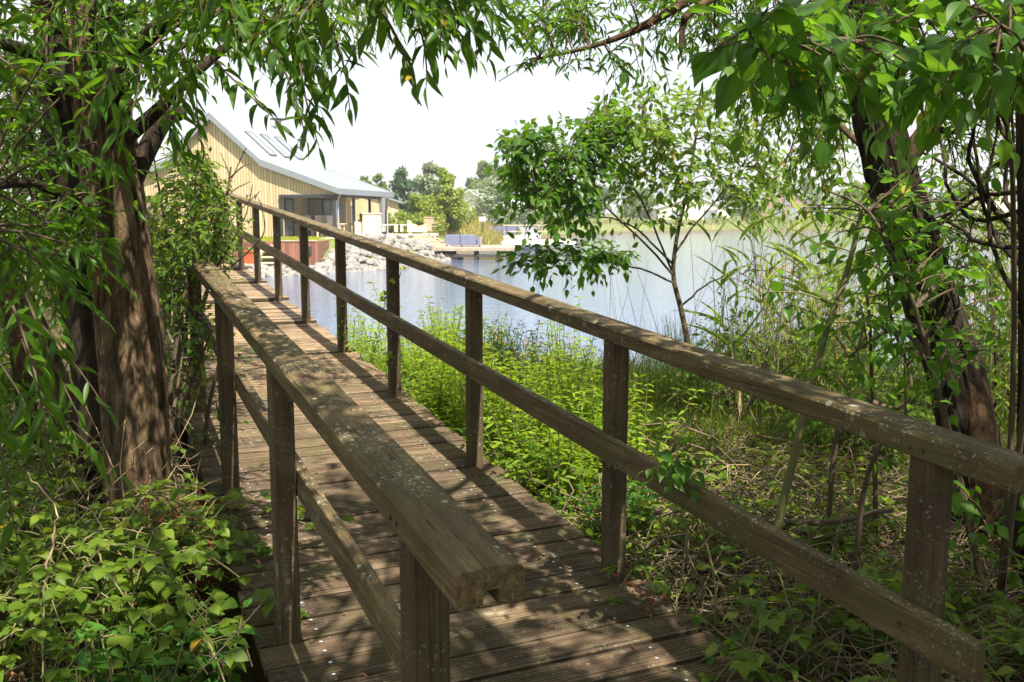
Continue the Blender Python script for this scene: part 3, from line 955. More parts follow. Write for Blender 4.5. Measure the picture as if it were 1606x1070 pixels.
for a, b_, sx_, sy_ in ((0, -.29, .8, .05), (0, .29, .8, .05), (-.385, 0, .05, .53), (.385, 0, .05, .53)): mb.box((a, b_, .65), (sx_, sy_, .06))
mb.build('rim', M['orange'], o)
o = empty('landing_platform', (-10.7, 39.0, -.62), 'pale plank landing at the waterline below the retaining wall', 'platform')
mb = MB()
for k in range(9): mb.box((0, -.55+.14*k, 0), (3.0, .13, .05))
mb.build('planks', M['palewood'], o)
for a in (-1.35, 0, 1.35):
    mb = MB(); mb.box((a, -.5, -.5), (.12, .12, .94)); mb.box((a, 0, -.08), (.08, 1.1, .1)); mb.build('pile', M['stringer'], o)

# stone bank: individual rocks over a bed of rubble
SH = np.array([(-12.6, 37.1), (-9.1, 36.9), (-6.7, 39.9), (-4.9, 43.3), (-3.0, 51.8)])
TP = np.array([(-12.4, 38.2), (-8.1, 38.7), (-7.9, 45.6), (-6.9, 50.8), (-4.2, 54.0)])
def bank(n):
    a = rng.uniform(0, 4, n); b_ = rng.uniform(-.05, 1, n)**.9
    b_ = np.nan_to_num(b_, nan=0.)
    i_ = np.minimum(a.astype(int), 3); f = (a-i_)[:, None]
    p = (SH[i_]*(1-f)+SH[i_+1]*f)*(1-b_[:, None])+(TP[i_]*(1-f)+TP[i_+1]*f)*b_[:, None]
    z = ground_z(p[:, 0], p[:, 1])
    return np.column_stack([p, np.maximum(z, WATER-.1)])
ROCKS = []
for k in range(7):
    bm = bmesh.new(); bmesh.ops.create_icosphere(bm, subdivisions=2, radius=1)
    v = np.array([q.co[:] for q in bm.verts])
    d = np.ones(len(v))
    for j in range(9):
        nn = unit(rng.normal(0, 1, 3)); h_ = rng.uniform(.55, .9)
        pr = v@nn
        d = np.minimum(d, np.where(pr > 1e-3, h_/np.maximum(pr, 1e-3), 9))
    v = v*d[:, None]*np.array((1.15, .9, .72))
    f = [[q.index for q in g.verts] for g in bm.faces]; bm.free()
    ROCKS.append((v, f))
rp_ = bank(300)
for k, p in enumerate(rp_):
    sc_ = rng.uniform(.17, .36)
    if k < 7:
        mb = MB(); mb.add(ROCKS[k][0], ROCKS[k][1]); o = mb.build('bank_rock', M['stone'])
        first = o if k == 0 else first
        tag(o, 'angular pale grey rock in the stone bank between the terrace and the lake', 'rock', 'rocks of the stone bank')
        protos = [o] if k == 0 else protos+[o]
    else:
        o = protos[k % 7].copy(); COL.objects.link(o)
    o.location = tuple(p+(0, 0, sc_*.25)); o.scale = (sc_,)*3
    o.rotation_euler = tuple(rng.uniform(-.5, .5, 2))+(rng.uniform(0, 6.3),)
mb = MB()
for p in bank(1300):
    v, f = ROCKS[rng.integers(7)]
    a = rng.uniform(0, 6.3); ca, sa = math.cos(a), math.sin(a)
    mb.add((v*rng.uniform(.08, .2))@np.array(((ca, sa, 0), (-sa, ca, 0), (0, 0, 1)))+p+(0, 0, rng.uniform(-.03, .1)), f)
tag(mb.build('rubble', M['stone']), 'small broken grey stones filling the lakeside bank', 'stones', kind='stuff')

# steps down to the dock, and the dock
p0, p1 = Wp(655, 372, 55.5), Wp(690, 386, 53)
st = empty('garden_steps', (-5.75, 54.9, 0), 'wide weathered wooden steps from the terrace down to the dock', 'steps', rz=R(-156))
for k in range(5):
    mb = MB(); mb.box((0, .78*k, FL-.02-.14*k), (1.9, .82, .07)); mb.box((0, .78*k+.38, FL-.11-.14*k), (1.9, .05, .11)); mb.build('tread', M['tan'] if k % 2 else M['timber'], st)
for a in (-1.06, 1.06):
    mb = MB(); mb.box((a, 1.6, FL-.36), (.1, 4.2, .2), 0, Matrix.Rotation(R(-10), 3, 'X')); mb.build('stringer', M['timber'], st)
DZ = -.17
dock = empty('dock', (0, 0, 0), 'timber dock on piles reaching into the lake below the terrace', 'dock')
dx0, dx1, dy0, dy1 = -4.2, .1, 50.6, 56.5
mb = MB()
for k, y in enumerate(np.arange(dy0, dy1, .16)): mb.box(((dx0+dx1)/2, y+.07, DZ-.03), (dx1-dx0+rng.normal(0, .01), .145, .055))
mb.build('planks', M['timber'], dock)
mb = MB(); mb.box(((dx0+dx1)/2, dy0-.035, DZ-.06), (dx1-dx0+.1, .06, .16)); mb.box(((dx0+dx1)/2-.3, dy0+.3, DZ-.42), (dx1-dx0-.9, .12, .16)); mb.box((dx1+.035, (dy0+dy1)/2, DZ-.06), (.06, dy1-dy0, .16))
mb.build('edge_beam', M['timber'], dock)
for x in (-3.3, -2.0, -.75, -.05):
    for y in (dy0+.15, dy0+3):
        mb = MB(); mb.tube([(x, y, -2), (x, y, DZ-.06)], .09, 10); mb.build('pile', M['stringer'], dock)
sofa = empty('outdoor_sofa', (-2.55, 53.0, DZ), 'blue-grey outdoor sofa seen from behind on the dock', 'sofa', rz=R(0))
for k, (x, w_) in enumerate(((-.85, .83), (.05, .93), (.66, .23))):
    h_ = .62 if k < 2 else .5
    mb = MB(); mb.cbox((x, 0, .07+h_/2), (w_-.012, .16, h_), .025); mb.build('back_panel', M['bluegrey'], sofa)
mb = MB(); mb.cbox((-.25, .45, .24), (2.0, .72, .28), .03); mb.build('seat', M['bluegrey'], sofa)
mb = MB(); mb.cbox((.72, .42, .30), (.12, .8, .45), .02); mb.cbox((-1.2, .42, .30), (.1, .8, .45), .02); mb.build('armrest', M['palewood'], sofa)
for a in (-1.2, -.35, .7):
    mb = MB(); mb.box((a, .05, .035), (.06, .06, .07)); mb.box((a, .75, .035), (.06, .06, .07)); mb.build('foot', M['dark'], sofa)
# second jetty with white rail, motorboat
jt = empty('jetty', (2.3, 62, 0), 'narrow jetty with thin rail and pale edge just beyond the sofa dock', 'jetty')
mb = MB()
for y in np.arange(-3, 3, .18): mb.box((-.6, y, -.1), (4.6, .16, .05))
mb.build('planks', M['palewood'], jt)
mb = MB(); mb.box((-.6, -3.1, -.13), (4.7, .06, .18)); mb.build('edge_beam', M['white'], jt)
mb = MB(); mb.box((-1., 2.9, .93), (3.8, .05, .05)); mb.box((-1., 2.9, .5), (3.8, .03, .03)); mb.build('rail', M['palewood'], jt)
for a in (-2.8, -1.6, -.4, .8):
    mb = MB(); mb.box((a, 2.9, .41), (.05, .05, .98)); mb.build('rail_post', M['timber'], jt)
for a in (-2.6, -.6, 1.5):
    for b_ in (-2.7, 2.5):
        mb = MB(); mb.tube([(a, b_, -2.2), (a, b_, -.13)], .1, 8); mb.build('pile', M['stringer'], jt)
bo = empty('motorboat', (1.0, 68.5, WATER), 'white motorboat with dark windscreen moored beyond the dock', 'boat', rz=R(-72))
mb = MB(); st_ = np.linspace(-2.4, 2.6, 16); ring = []
for s_ in st_:
    t_ = (s_+2.4)/5.0; w_ = .95*(1-max(0, (t_-.45)/.55)**2.2)+.02; kz = .85+.28*t_**2
    ring.append([(s_, -w_, kz), (s_, -w_*.92, .35), (s_, -w_*.55, -.1), (s_, 0, -.25+.35*t_**3), (s_, w_*.55, -.1), (s_, w_*.92, .35), (s_, w_, kz), (s_, w_*.85, kz+.03), (s_, 0, kz+.05), (s_, -w_*.85, kz+.03)])
n = 10
mb.add(np.array(ring).reshape(-1, 3), [(a*n+i, a*n+(i+1) % n, (a+1)*n+(i+1) % n, (a+1)*n+i) for a in range(15) for i in range(n)]+[tuple(range(n))], 0, True); mb.build('hull', M['white'], bo)
mb = MB(); mb.prism([(-.3, .95), (1.2, 1.0), (.5, 1.55), (-.25, 1.6)], lambda a, z: (a, -.68, z), lambda a, z: (a, .68, z)); mb.build('windscreen', M['glass'], bo)
mb = MB(); mb.cbox((-1.2, 0, 1.1), (1.5, 1.3, .3), .08); mb.build('seat', M['grey'], bo)
mb = MB(); mb.cbox((-2.6, 0, .75), (.3, .4, .8), .06); mb.build('engine', M['dark'], bo)
# mesh fence, info board, street lamp, fence, red bin
o = empty('mesh_fence', Wp(785, 371, 78), 'dark blue mesh screen fence along the far jetty', 'fence')
mb = MB(); mb.box((0, 0, .45), (2.9, .03, .8)); mb.build('mesh_panel', M['bluegrey'], o)
for a in (-1.45, -.48, .48, 1.45):
    mb = MB(); mb.box((a, -.04, .5), (.06, .05, 1.)); mb.build('fence_post', M['dark'], o)
o = empty('info_board', Wp(757, 364, 70), 'small tilted grey information board on a post in golden grass', 'board')
mb = MB(); mb.box((0, 0, .45), (.07, .07, .9)); mb.build('post', M['dark'], o)
mb = MB(); mb.cbox((0, 0, .95), (.5, .05, .42), .01, rot=Matrix.Rotation(R(-35), 3, 'X')); mb.build('panel', M['grey'], o)
o = empty('street_lamp', Wp(803, 366, 92), 'white globe street lamp standing before the pale willow', 'street lamp')
mb = MB(); mb.tube([(0, 0, 0), (0, 0, 2.9)], [.06, .04], 8); mb.build('pole', M['grey'], o)
mb = MB(); mb.tube([(0, 0, 2.9), (0, 0, 2.96), (0, 0, 3.1), (0, 0, 3.2)], [.08, .24, .26, .1], 12); mb.build('lamp_head', M['white'], o)
o = empty('picket_fence', Wp(800, 362, 96), 'low brown picket fence with a red panel behind the willow', 'fence')
mb = MB()
for a in np.arange(-3.4, 3.4, .28): mb.box((a, 0, .42), (.14, .03, .84))
mb.build('pickets', M['tan'], o)
mb = MB(); mb.box((0, .04, .7), (6.8, .05, .08)); mb.box((0, .04, .25), (6.8, .05, .08)); mb.build('fence_rail', M['tan'], o)
mb = MB(); mb.box((1.4, -.05, .5), (1.3, .04, .7)); mb.build('red_panel', M['orange'], o)

# buildings further off
def cottage(label, px, pb, Y, w, d, he, hr, rz, wall, roofm, wins, name='cottage', cat='house', chim=False, over=.35):
    b0 = Wp(px, pb, Y); b0[2] = min(b0[2], gz(b0[0], b0[1])+.0)
    o = empty(name, b0, label, cat, rz=R(rz))
    mb = MB(); mb.prism([(-w/2, -1), (w/2, -1), (w/2, he), (0, hr), (-w/2, he)], lambda a, z: (a, 0, z), lambda a, z: (a, d, z)); mb.build('wall', wall, o)
    mb = MB(); sl_ = (hr-he)/(w/2)
    for s_ in (1, -1):
        slab((0, hr+.2), ((w/2+over)*s_, he+.2-over*sl_), -over, d+over, .18, mb)
    rf = mb.build('roof', roofm, o)
    if chim:
        mb = MB(); mb.cbox((w*.12, d*.6, hr+.5), (.8, .8, 2.2), .03); mb.cbox((w*.12, d*.6, hr+1.65), (.95, .95, .15), .02); mb.build('chimney', wall, rf)
    for (a, z, ww, hh) in wins:
        f = window(o, (a, -.04, z), ww, hh, 'u', 1)
    return o
M['brown'] = plain('brown_timber_wall', (.27, .20, .15), .8, .2, 0, .1, 2.)
M['slate'] = plain('grey_slate_roof', (.26, .26, .27), .7, .3, 0, .1, 2.)
M['palewall'] = plain('pale_render', (.62, .58, .50), .8, .2, 0, .06, 2.)
M['whiteroof'] = plain('white_metal_roof', (.62, .64, .66), .5, .4, .1, .04, 2.)
cottage('white house with a tall chimney between the trees beyond the terrace', 737, 345, 118, 6.5, 9, 2.6, 4.3, -30, M['white'], M['whiteroof'], [(-1.6, 1.5, 1.2, 1.2), (1.2, 1.2, 1., 2.)], chim=True)
cottage('cream timber cottage seen through the porch behind the hedge', 570, 352, 84, 6.4, 7, 2.3, 3.3, 8, M['clad'], M['fascia'], [(-1.2, 1.2, .8, 1.6)])
cottage('brown gabled lakeside house with tall gable window across the water', 1232, 347, 172, 9.2, 12, 3.1, 6.3, 4, M['brown'], M['slate'], [(-1.7, 1.6, 2.2, 2.0), (1.6, 1.3, 2.6, 2.6), (0, 4.2, 1.3, 2.4)])
cottage('low pale bungalow with white roof across the water', 1088, 349, 168, 13, 10, 2.5, 4.6, 0, M['palewall'], M['whiteroof'], [(-3, 1.4, 2.0, 1.5), (3, 1.4, 2.4, 1.6)], 'bungalow')
cottage('pale gabled house with brown roof at the far right of the lake', 1575, 350, 170, 10, 10, 3., 6., -6, M['palewall'], M['brown'], [(-2, 1.6, 1.8, 1.6), (2, 1.4, 1.6, 2.2)])
for px0, px1, Y, lab in ((1000, 1120, 142, 'grey timber quay wall along the far shore before the pale bungalow'), (1190, 1300, 146, 'dark timber quay with posts before the brown lakeside house'), (1500, 1640, 150, 'low timber quay along the far shore at the right edge')):
    a, b_ = Wp(px0, 360, Y), Wp(px1, 360, Y)
    o = empty('quay_wall', ((a[0]+b_[0])/2, Y, WATER), lab, 'quay')
    L_ = b_[0]-a[0]
    mb = MB(); mb.box((0, 0, .35), (L_, .25, .9)); mb.box((0, -.2, .82), (L_, .7, .1)); mb.build('boards', M['timber'], o)
    for x in np.arange(-L_/2+.3, L_/2, 1.8):
        mb = MB(); mb.tube([(x, -.3, -1), (x, -.3, 1.1)], .13, 8); mb.build('quay_post', M['stringer'], o)

# ================================================================== FAR TREES, HEDGE
M['ft_yellow'] = leaf_mat('yellow_green_crown', (.13, .20, .02), (.26, .33, .05), (.36, .44, .05), .35, .6)
M['ft_mid'] = leaf_mat('mid_green_crown', (.09, .15, .035), (.19, .25, .075), (.28, .38, .08), .35, .6)
M['ft_dark'] = leaf_mat('dark_green_crown', (.05, .10, .05), (.11, .175, .09), (.12, .2, .05), .3, .6)
M['ft_pale'] = leaf_mat('pale_silver_crown', (.17, .22, .12), (.30, .36, .22), (.3, .36, .15), .35, .6)
def far_tree(label, px, ptop, pbase, wpx, Y, mat, n=3800, leaf=.32, shape='round', name='tree', trunk=True, group=None, lean=0.):
    b0 = Wp(px, pbase, Y); b0[2] = gz(b0[0], b0[1])
    H = Wp(px, ptop, Y)[2]-b0[2]; Wd = wpx/F_PX*Y/2
    o = empty(name, b0, label, 'tree' if name != 'shrub' else 'shrub', group)
    r = np.random.default_rng(int(px*7+Y))
    wood = MB(); tr = max(.06, H*.022)
    wood.tube(curve([(0, 0, -.5), (.1*tr, 0, H*.3), (lean*H*.1, .1, H*.62), (lean*H*.15, 0, H*.9)], 10), np.linspace(tr, tr*.2, 10), 8)
    K = 26
    lob = []
    for k in range(K):
        z = r.uniform(.16 if trunk else .05, .95)
        prof = {'round': math.sin(math.pi*min(1, (z*.92+.06))**.8), 'cone': (1.02-z)**.75*1.05, 'col': .8*math.sin(math.pi*z)**.5}[shape]
        a = r.uniform(0, 6.3); rad = Wd*prof*r.uniform(.25, .85)
        lob.append((rad*math.cos(a)+lean*z*Wd*.4, rad*math.sin(a), z*H, Wd*r.uniform(.24, .46)*max(.45, prof)))
        if k % 2 == 0 and trunk:
            c = np.array(lob[-1][:3]); s0 = np.array((0, 0, max(.1*H, c[2]*.6)))
            wood.tube(curve([s0, (s0+c)/2+(0, 0, .04*H), c], 6), np.linspace(tr*.4, tr*.1, 6), 5)
    wood.build('trunk', M['twig'], o)
    lob = np.array(lob)
    i_ = r.integers(0, K, n)
    d = unit(r.normal(0, 1, (n, 3))); rad = r.uniform(.35, 1.08, n)**.6
    P = lob[i_, :3]+d*(lob[i_, 3]*rad)[:, None]*np.array((1, 1, .8))
    P[:, 2] = np.maximum(P[:, 2], .03*H)
    lv = Leaves()
    lv.add(P, unit(r.normal(0, 1, (n, 3))-UP*.5), d*.8+UP*.5+r.normal(0, .5, (n, 3)), leaf*r.uniform(.6, 1.3, n), leaf*.62*r.uniform(.6, 1.2, n))
    mb = MB(); lv.into(mb, OVATE2)
    mb.build('crown', M[mat], o)
    return o
far_tree('bright yellow-green tree in full sun behind the sofa dock', 702, 263, 366, 112, 63, 'ft_yellow', 7500, .20, 'cone')
far_tree('dark blue-green round tree rising just behind the porch roof', 632, 262, 340, 62, 88, 'ft_dark', 4200, .34)
far_tree('tall grey-green tree between the dark tree and the bright yellow one', 678, 254, 345, 78, 100, 'ft_pale', 4200, .38)
far_tree('small yellow-green tree low in front of the dark round tree', 652, 305, 352, 62, 68, 'ft_yellow', 3600, .22)
far_tree('mid-green tree whose top shows over the porch roof edge', 598, 268, 345, 50, 98, 'ft_mid', 3600, .36)
far_tree('faint tree top low over the porch roof, leftmost of the trees beyond the house', 572, 276, 345, 40, 110, 'ft_mid', 2400, .4)
far_tree('tall mid-green tree behind the white chimney house', 765, 250, 348, 78, 128, 'ft_mid', 4200, .45)
far_tree('dark green tree close behind the white chimney house', 740, 275, 345, 44, 134, 'ft_dark', 2600, .45)
far_tree('pale silvery willow with a bare trunk at the water beyond the dock', 797, 258, 364, 128, 86, 'ft_pale', 7000, .27)
far_tree('hazy green tree right of the pale willow, partly behind sapling leaves', 870, 275, 352, 90, 120, 'ft_mid', 3600, .45)
k = 0
for px, pt_, w_, mt, lab in ((930, 285, 90, 'ft_dark', 'hazy dark tree behind the sapling crown across the lake'), (1005, 292, 80, 'ft_mid', 'hazy mid-green tree left of the pale bungalow'), (1075, 283, 90, 'ft_pale', 'hazy pale tree behind the pale bungalow'),
                         (1140, 290, 80, 'ft_mid', 'hazy tree between the bungalow and the brown lakeside house'), (1205, 284, 70, 'ft_dark', 'hazy dark tree left behind the brown lakeside house'), (1268, 278, 90, 'ft_pale', 'hazy pale tree right behind the brown lakeside house'),
                         (1340, 286, 90, 'ft_mid', 'hazy tree across the lake just left of the leaning right-hand trunk'), (1420, 290, 90, 'ft_dark', 'hazy dark tree across the lake behind the leaning trunk'), (1500, 286, 90, 'ft_mid', 'hazy tree across the lake right of the leaning trunk'),
                         (1570, 292, 80, 'ft_pale', 'hazy pale tree behind the pale gabled house at the right edge')):
    far_tree(lab, px, pt_, 350, w_, 186+3*(k % 4), mt, 2600, .6); k += 1
for px, w_, lab, mt in ((1180, 26, 'dark waterside bush left of the brown lakeside house', 'ft_dark'), (1215, 30, 'yellow-green bush in front of the brown lakeside house', 'ft_yellow'), (1280, 40, 'light green bush right of the brown lakeside house', 'ft_yellow'), (1130, 30, 'light bush by the pale bungalow', 'ft_yellow'), (1545, 50, 'round green bush before the house at the right edge', 'ft_mid')):
    far_tree(lab, px, 340, 358, w_, 156, mt, 900, .4, name='shrub', trunk=False)
for px, w_, pt_, lab in ((572, 34, 333, 'clipped yellow-green shrub of the hedge seen through the porch'), (607, 34, 332, 'clipped yellow-green shrub of the hedge behind the folded parasol'), (631, 30, 334, 'middle clipped bright shrub of the hedge behind the white bench'), (655, 28, 334, 'last clipped bright shrub of the hedge beside the brown pillar')):
    far_tree(lab, px, pt_, 364, w_, 59, 'ft_yellow', 2600, .12, name='shrub', trunk=False, group='clipped shrubs of the terrace hedge')

# golden grass beyond the dock, lawn blades by the house
def grassfield(name, pts, h, w, mat, label, cat='grass'):
    n = len(pts); lv = Leaves()
    D = UP+rng.normal(0, .28, (n, 3)); N = unit(rng.normal(0, 1, (n, 3)))
    lv.add(pts, D, N, h*rng.uniform(.5, 1.2, n), w*rng.uniform(.7, 1.3, n))
    mb = MB(); lv.into(mb, BLADE)
    return tag(mb.build(name, mat), label, cat, kind='stuff')
def scatter(n, x0, x1, y0, y1, cond=None):
    p = np.column_stack([rng.uniform(x0, x1, n), rng.uniform(y0, y1, n)])
    z = ground_z(p[:, 0], p[:, 1])
    k = z > WATER+.03
    if cond is not None: k &= cond(p)
    return np.column_stack([p, z])[k]
grassfield('golden_grass', scatter(9000, -9, 4, 62, 92), .75, .05, M['goldgrass'], 'tall golden dry grass on the mound beyond the dock')
grassfield('lawn_grass', scatter(26000, -22, -8.2, 39.9, 50.6, lambda p: ~((p[:, 0] > -9.8) & (p[:, 1] > 45.6))), .07, .03, leaf_mat('lawn_blade', (.22, .26, .02), (.38, .40, .04), (.45, .48, .04), .35, .6), 'short sunlit yellow-green lawn above the retaining wall')
grassfield('shore_grass', scatter(9000, 0, 90, 140, 158), .8, .12, leaf_mat('shore_grass', (.20, .24, .09), (.36, .38, .17), (.4, .4, .15), .35, .6), 'rough yellow-green grass along the far shore')

# ================================================================== NEAR TREES
def big_trunk(mb, path, radii, n=120, k=220, mat=0, ridge=.02, seed=0, flare=0.):
    c = curve(path, k); r = np.interp(np.linspace(0, 1, k), np.linspace(0, 1, len(radii)), radii)
    t = unit(np.gradient(c, axis=0)); a = unit(np.cross(t, np.array((0, 1., .01)))); b_ = np.cross(t, a)
    an = np.linspace(0, 2*math.pi, n, endpoint=False)
    A_, K_ = np.meshgrid(an, np.linspace(0, np.linalg.norm(np.diff(c, axis=0), axis=1).sum(), k))
    q = np.stack([np.cos(A_)*3.2, np.sin(A_)*3.2, K_*1.6], -1).reshape(-1, 3)
    f1 = 1-np.abs(fbm(q*np.array((1.7, 1.7, .9)), seed, 4)).reshape(A_.shape)
    f2 = fbm(q*.5, seed+5, 3).reshape(A_.shape)
    rr = r[:, None]*(1+.13*f2)+ridge*(f1-.75)
    if flare:
        rr = rr*(1+flare*np.exp(-K_/.28)*(1+.45*np.sin(A_*5+seed)))
    v = c[:, None]+rr[..., None]*(np.cos(A_)[..., None]*a[:, None]+np.sin(A_)[..., None]*b_[:, None])
    i_ = np.arange(k-1)[:, None]*n; j = np.arange(n)[None]; j2 = (j+1) % n
    mb.add(v.reshape(-1, 3), np.stack([i_+j, i_+j2, i_+n+j2, i_+n+j], -1).reshape(-1, 4), mat, True)
    return c
def g0(px, py, Y, dz=-.12):
    p = Wp(px, py, Y); p[2] = gz(p[0], p[1])+dz
    return p
def finish(label, cat, name, origin, wood, wmats, crowns, woodname='trunk', smooth=True):
    """crowns: list of (Leaves, template, material)"""
    o = empty(name, origin, label, cat)
    off = np.array(origin, float)
    for q in wood.v: q -= off
    wood.build(woodname, wmats, o)
    mb = MB(); mats = []
    for lv, T, mt in crowns:
        if lv.count():
            lv.into(mb, T, len(mats), smooth); mats.append(mt)
    for q in mb.v: q -= off
    if mb.n: mb.build('crown', mats, o)
    return o

# points that the canopies leave in the sun (seen along the sun's direction)
Sn = np.array(S)
LIT = [(Wp(235, y, 4.3), .55) for y in (330, 430, 520, 620, 720)]
LIT += [(Wp(655, 690, 2.2), .30), (Wp(430, 500, 3.9), .34), (Wp(570, 600, 2.7), .22), (Wp(1430, 800, 2.1), .16), (Wp(930, 930, 3.4), .26), (Wp(760, 1030, 2.9), .2), (Wp(560, 1040, 2.9), .2), (Wp(1330, 640, 2.4), .12),
        (Wp(430, 880, 3.6), .22), (Wp(200, 800, 4.0), .3), (Wp(120, 960, 3.5), .28), (Wp(330, 1000, 3.3), .3), (Wp(1200, 800, 3.9), .5), (Wp(1100, 780, 4.4), .5), (Wp(1060, 700, 5), .6), (Wp(1300, 760, 3.6), .35), (Wp(1200, 930, 3.1), .3), (Wp(650, 720, 4.6), .25), (Wp(500, 700, 4.8), .3)]
LIT += [(Wp(x, y, Y_), .55) for x, y, Y_ in ((560, 540, 7.2), (640, 560, 6.6), (700, 600, 6.0), (780, 640, 5.4), (820, 560, 6.6), (880, 620, 5.6), (960, 600, 6.2), (450, 500, 8.5), (420, 450, 10), (1050, 600, 6.5), (520, 560, 6.4))]
LIT += [(Wp(x, y, Y_), r_) for x, y, Y_, r_ in ((470, 590, 6.3, .5), (420, 540, 7.2, .6), (400, 500, 8.2, .6), (340, 480, 8.2, .6), (300, 330, 5.6, .5), (270, 400, 5.6, .4), (340, 380, 5.6, .4), (860, 560, 6.0, .9), (720, 600, 6.4, .8), (1050, 690, 5.2, .7), (1180, 690, 5.0, .7), (1250, 600, 6.5, .6), (620, 640, 5.8, .5), (1200, 720, 4.6, .8), (1080, 760, 4.4, .6), (1350, 700, 4.2, .5), (1150, 860, 3.7, .35))]
LIT += [(np.array((AL*math.cos(TH)-t_*math.sin(TH), AL*math.sin(TH)+t_*math.cos(TH), float(base(t_))+1.0)), .24) for t_ in (1.75, 2.15, 3.0, 3.9, 4.6, 5.4)]
def shadefree(c, extra=0.):
    ok = np.ones(len(c), bool)
    for p, r in LIT:
        d = c-p; al = d@Sn
        ok &= ~((np.linalg.norm(d-al[:, None]*Sn, axis=1) < r+extra) & (al > .8))
    return c[ok]

# ---- left willow: two stems, drooping lance leaves
wood, lv, lvf = MB(), Leaves(), Leaves()
o0 = g0(222, 880, 4.35)
main = big_trunk(wood, [o0, Wp(216, 720, 4.35), Wp(203, 520, 4.35), Wp(186, 380, 4.3), Wp(168, 235, 4.25), Wp(152, 60, 4.2), Wp(140, -160, 4.2), Wp(150, -420, 4.3)],
                 [.168, .155, .143, .128, .118, .11, .10, .08], ridge=.034, seed=3, flare=.06)
stem2 = big_trunk(wood, [g0(165, 880, 4.75), Wp(150, 640, 4.7), Wp(128, 400, 4.65), Wp(100, 200, 4.6), Wp(70, -20, 4.6), Wp(20, -300, 4.6)], [.13, .10, .09, .08, .07, .05], 40, 110, 1, .018, 8)
bpts = [[Wp(168, 170, 4.25), Wp(230, 60, 3.8), Wp(330, 10, 3.4), Wp(470, -30, 3.0), Wp(640, -60, 2.7)],
        [Wp(170, 240, 4.25), Wp(240, 180, 4.2), Wp(300, 120, 4.2), Wp(390, 50, 4.3), Wp(520, -10, 4.4)],
        [Wp(185, 330, 4.3), Wp(250, 200, 4.4), Wp(285, 175, 4.5)],
        [Wp(100, 200, 4.6), Wp(60, 100, 4.2), Wp(10, 70, 3.8), Wp(-60, 60, 3.4)],
        [Wp(140, -60, 4.2), Wp(300, -120, 4.8), Wp(520, -90, 5.6), Wp(740, -40, 6.2)],
        [Wp(120, 330, 4.65), Wp(60, 290, 4.2), Wp(-20, 300, 3.6), Wp(-60, 420, 2.6)],
        [Wp(150, 60, 4.2), Wp(200, -150, 3.2), Wp(330, -220, 2.2), Wp(500, -300, 1.4)]]
limbs = [main[60:], stem2[50:]]
for p, r0, r1 in zip(bpts, (.045, .04, .05, .05, .035, .03, .04), (.008, .008, .035, .012, .008, .01, .012)):
    limbs.append(limb(wood, p, r0, r1, 8, 18, 1))
dense = [(-40, -70), (540, -70), (500, -20), (400, 35), (310, 75), (240, 130), (190, 190), (110, 270), (-40, 300)]
bough(wood, lv, limbs[2:], np.vstack([region(dense, 2.7, 4.0, 40), region(dense, 4.5, 5.6, 46)]), 5, .26, .14, .10, .26, .026, .0045, wmat=2, down=.28, twist=.95)
bough(wood, lv, limbs[2:], region([(560, -60), (740, -60), (740, -10), (650, 30), (570, 40), (530, 0)], 2.4, 3.0, 9), 6, .22, .2, .10, .26, .024, .004, np.array((.25, 0, -.25)), down=.45, wmat=2)
bough(wood, lv, limbs[2:], region([(330, 60), (540, 0), (530, 50), (470, 70), (400, 90)], 2.6, 3.3, 9), 5, .2, .2, .10, .26, .025, .004, np.array((.3, 0, -.1)), down=.4, wmat=2)
bough(wood, lv, limbs[2:], region([(-30, 300), (130, 320), (120, 470), (60, 560), (-30, 560)], 3.0, 5.2, 20), 5, .24, .2, .10, .27, .028, .0045, down=.35, wmat=2)
bough(wood, lv, [main[60:]], region([(60, 300), (130, 280), (150, 330), (110, 400), (60, 420)], 3.7, 4.05, 6), 4, .2, .3, .10, .26, .03, .004, down=.4, wmat=2)
# long hanging twigs
for a, b_, Ya, Yb in (((420, 60), (480, 215), 2.6, 2.45), ((470, 100), (500, 225), 2.6, 2.5), ((520, 40), (548, 165), 2.6, 2.5), ((640, 0), (668, 130), 2.5, 2.4), ((600, 20), (648, 130), 2.5, 2.45), ((690, 10), (750, 90), 2.5, 2.5),
                    ((330, 90), (440, 190), 2.8, 2.7), ((250, 150), (285, 250), 2.9, 2.8), ((180, 100), (120, 215), 2.8, 2.7), ((220, 100), (200, 190), 2.7, 2.6),
                    ((-30, 440), (30, 850), 2.2, 1.9), ((20, 480), (75, 700), 2.2, 2.05), ((40, 460), (125, 650), 2.3, 2.2), ((60, 500), (40, 690), 2.3, 2.2)):
    spray(wood, lv, Wp(*a, Ya), Wp(*b_, Yb), .03, .004, .10, .24, .021, .05, free=True, down=.4, wmat=2, n=4)
    for q in range(1):
        s_ = rng.uniform(.2, .7); p0 = Wp(a[0]+(b_[0]-a[0])*s_, a[1]+(b_[1]-a[1])*s_, Ya+(Yb-Ya)*s_)
        spray(wood, lv, p0, p0+np.array((rng.normal(.06, .08), rng.normal(0, .08), -.16)), .2, .003, .095, .24, .024, .1, down=.45, wmat=2, n=3)
# lighter back boughs over the gap of sky
bough(wood, lvf, limbs[2:], region([(260, -30), (560, -60), (800, -60), (790, -15), (640, 10), (480, 50), (330, 80)], 5.2, 6.6, 52), 5, .32, .15, .085, .24, .026, .005, down=.3, wmat=2, maxlen=1.5)
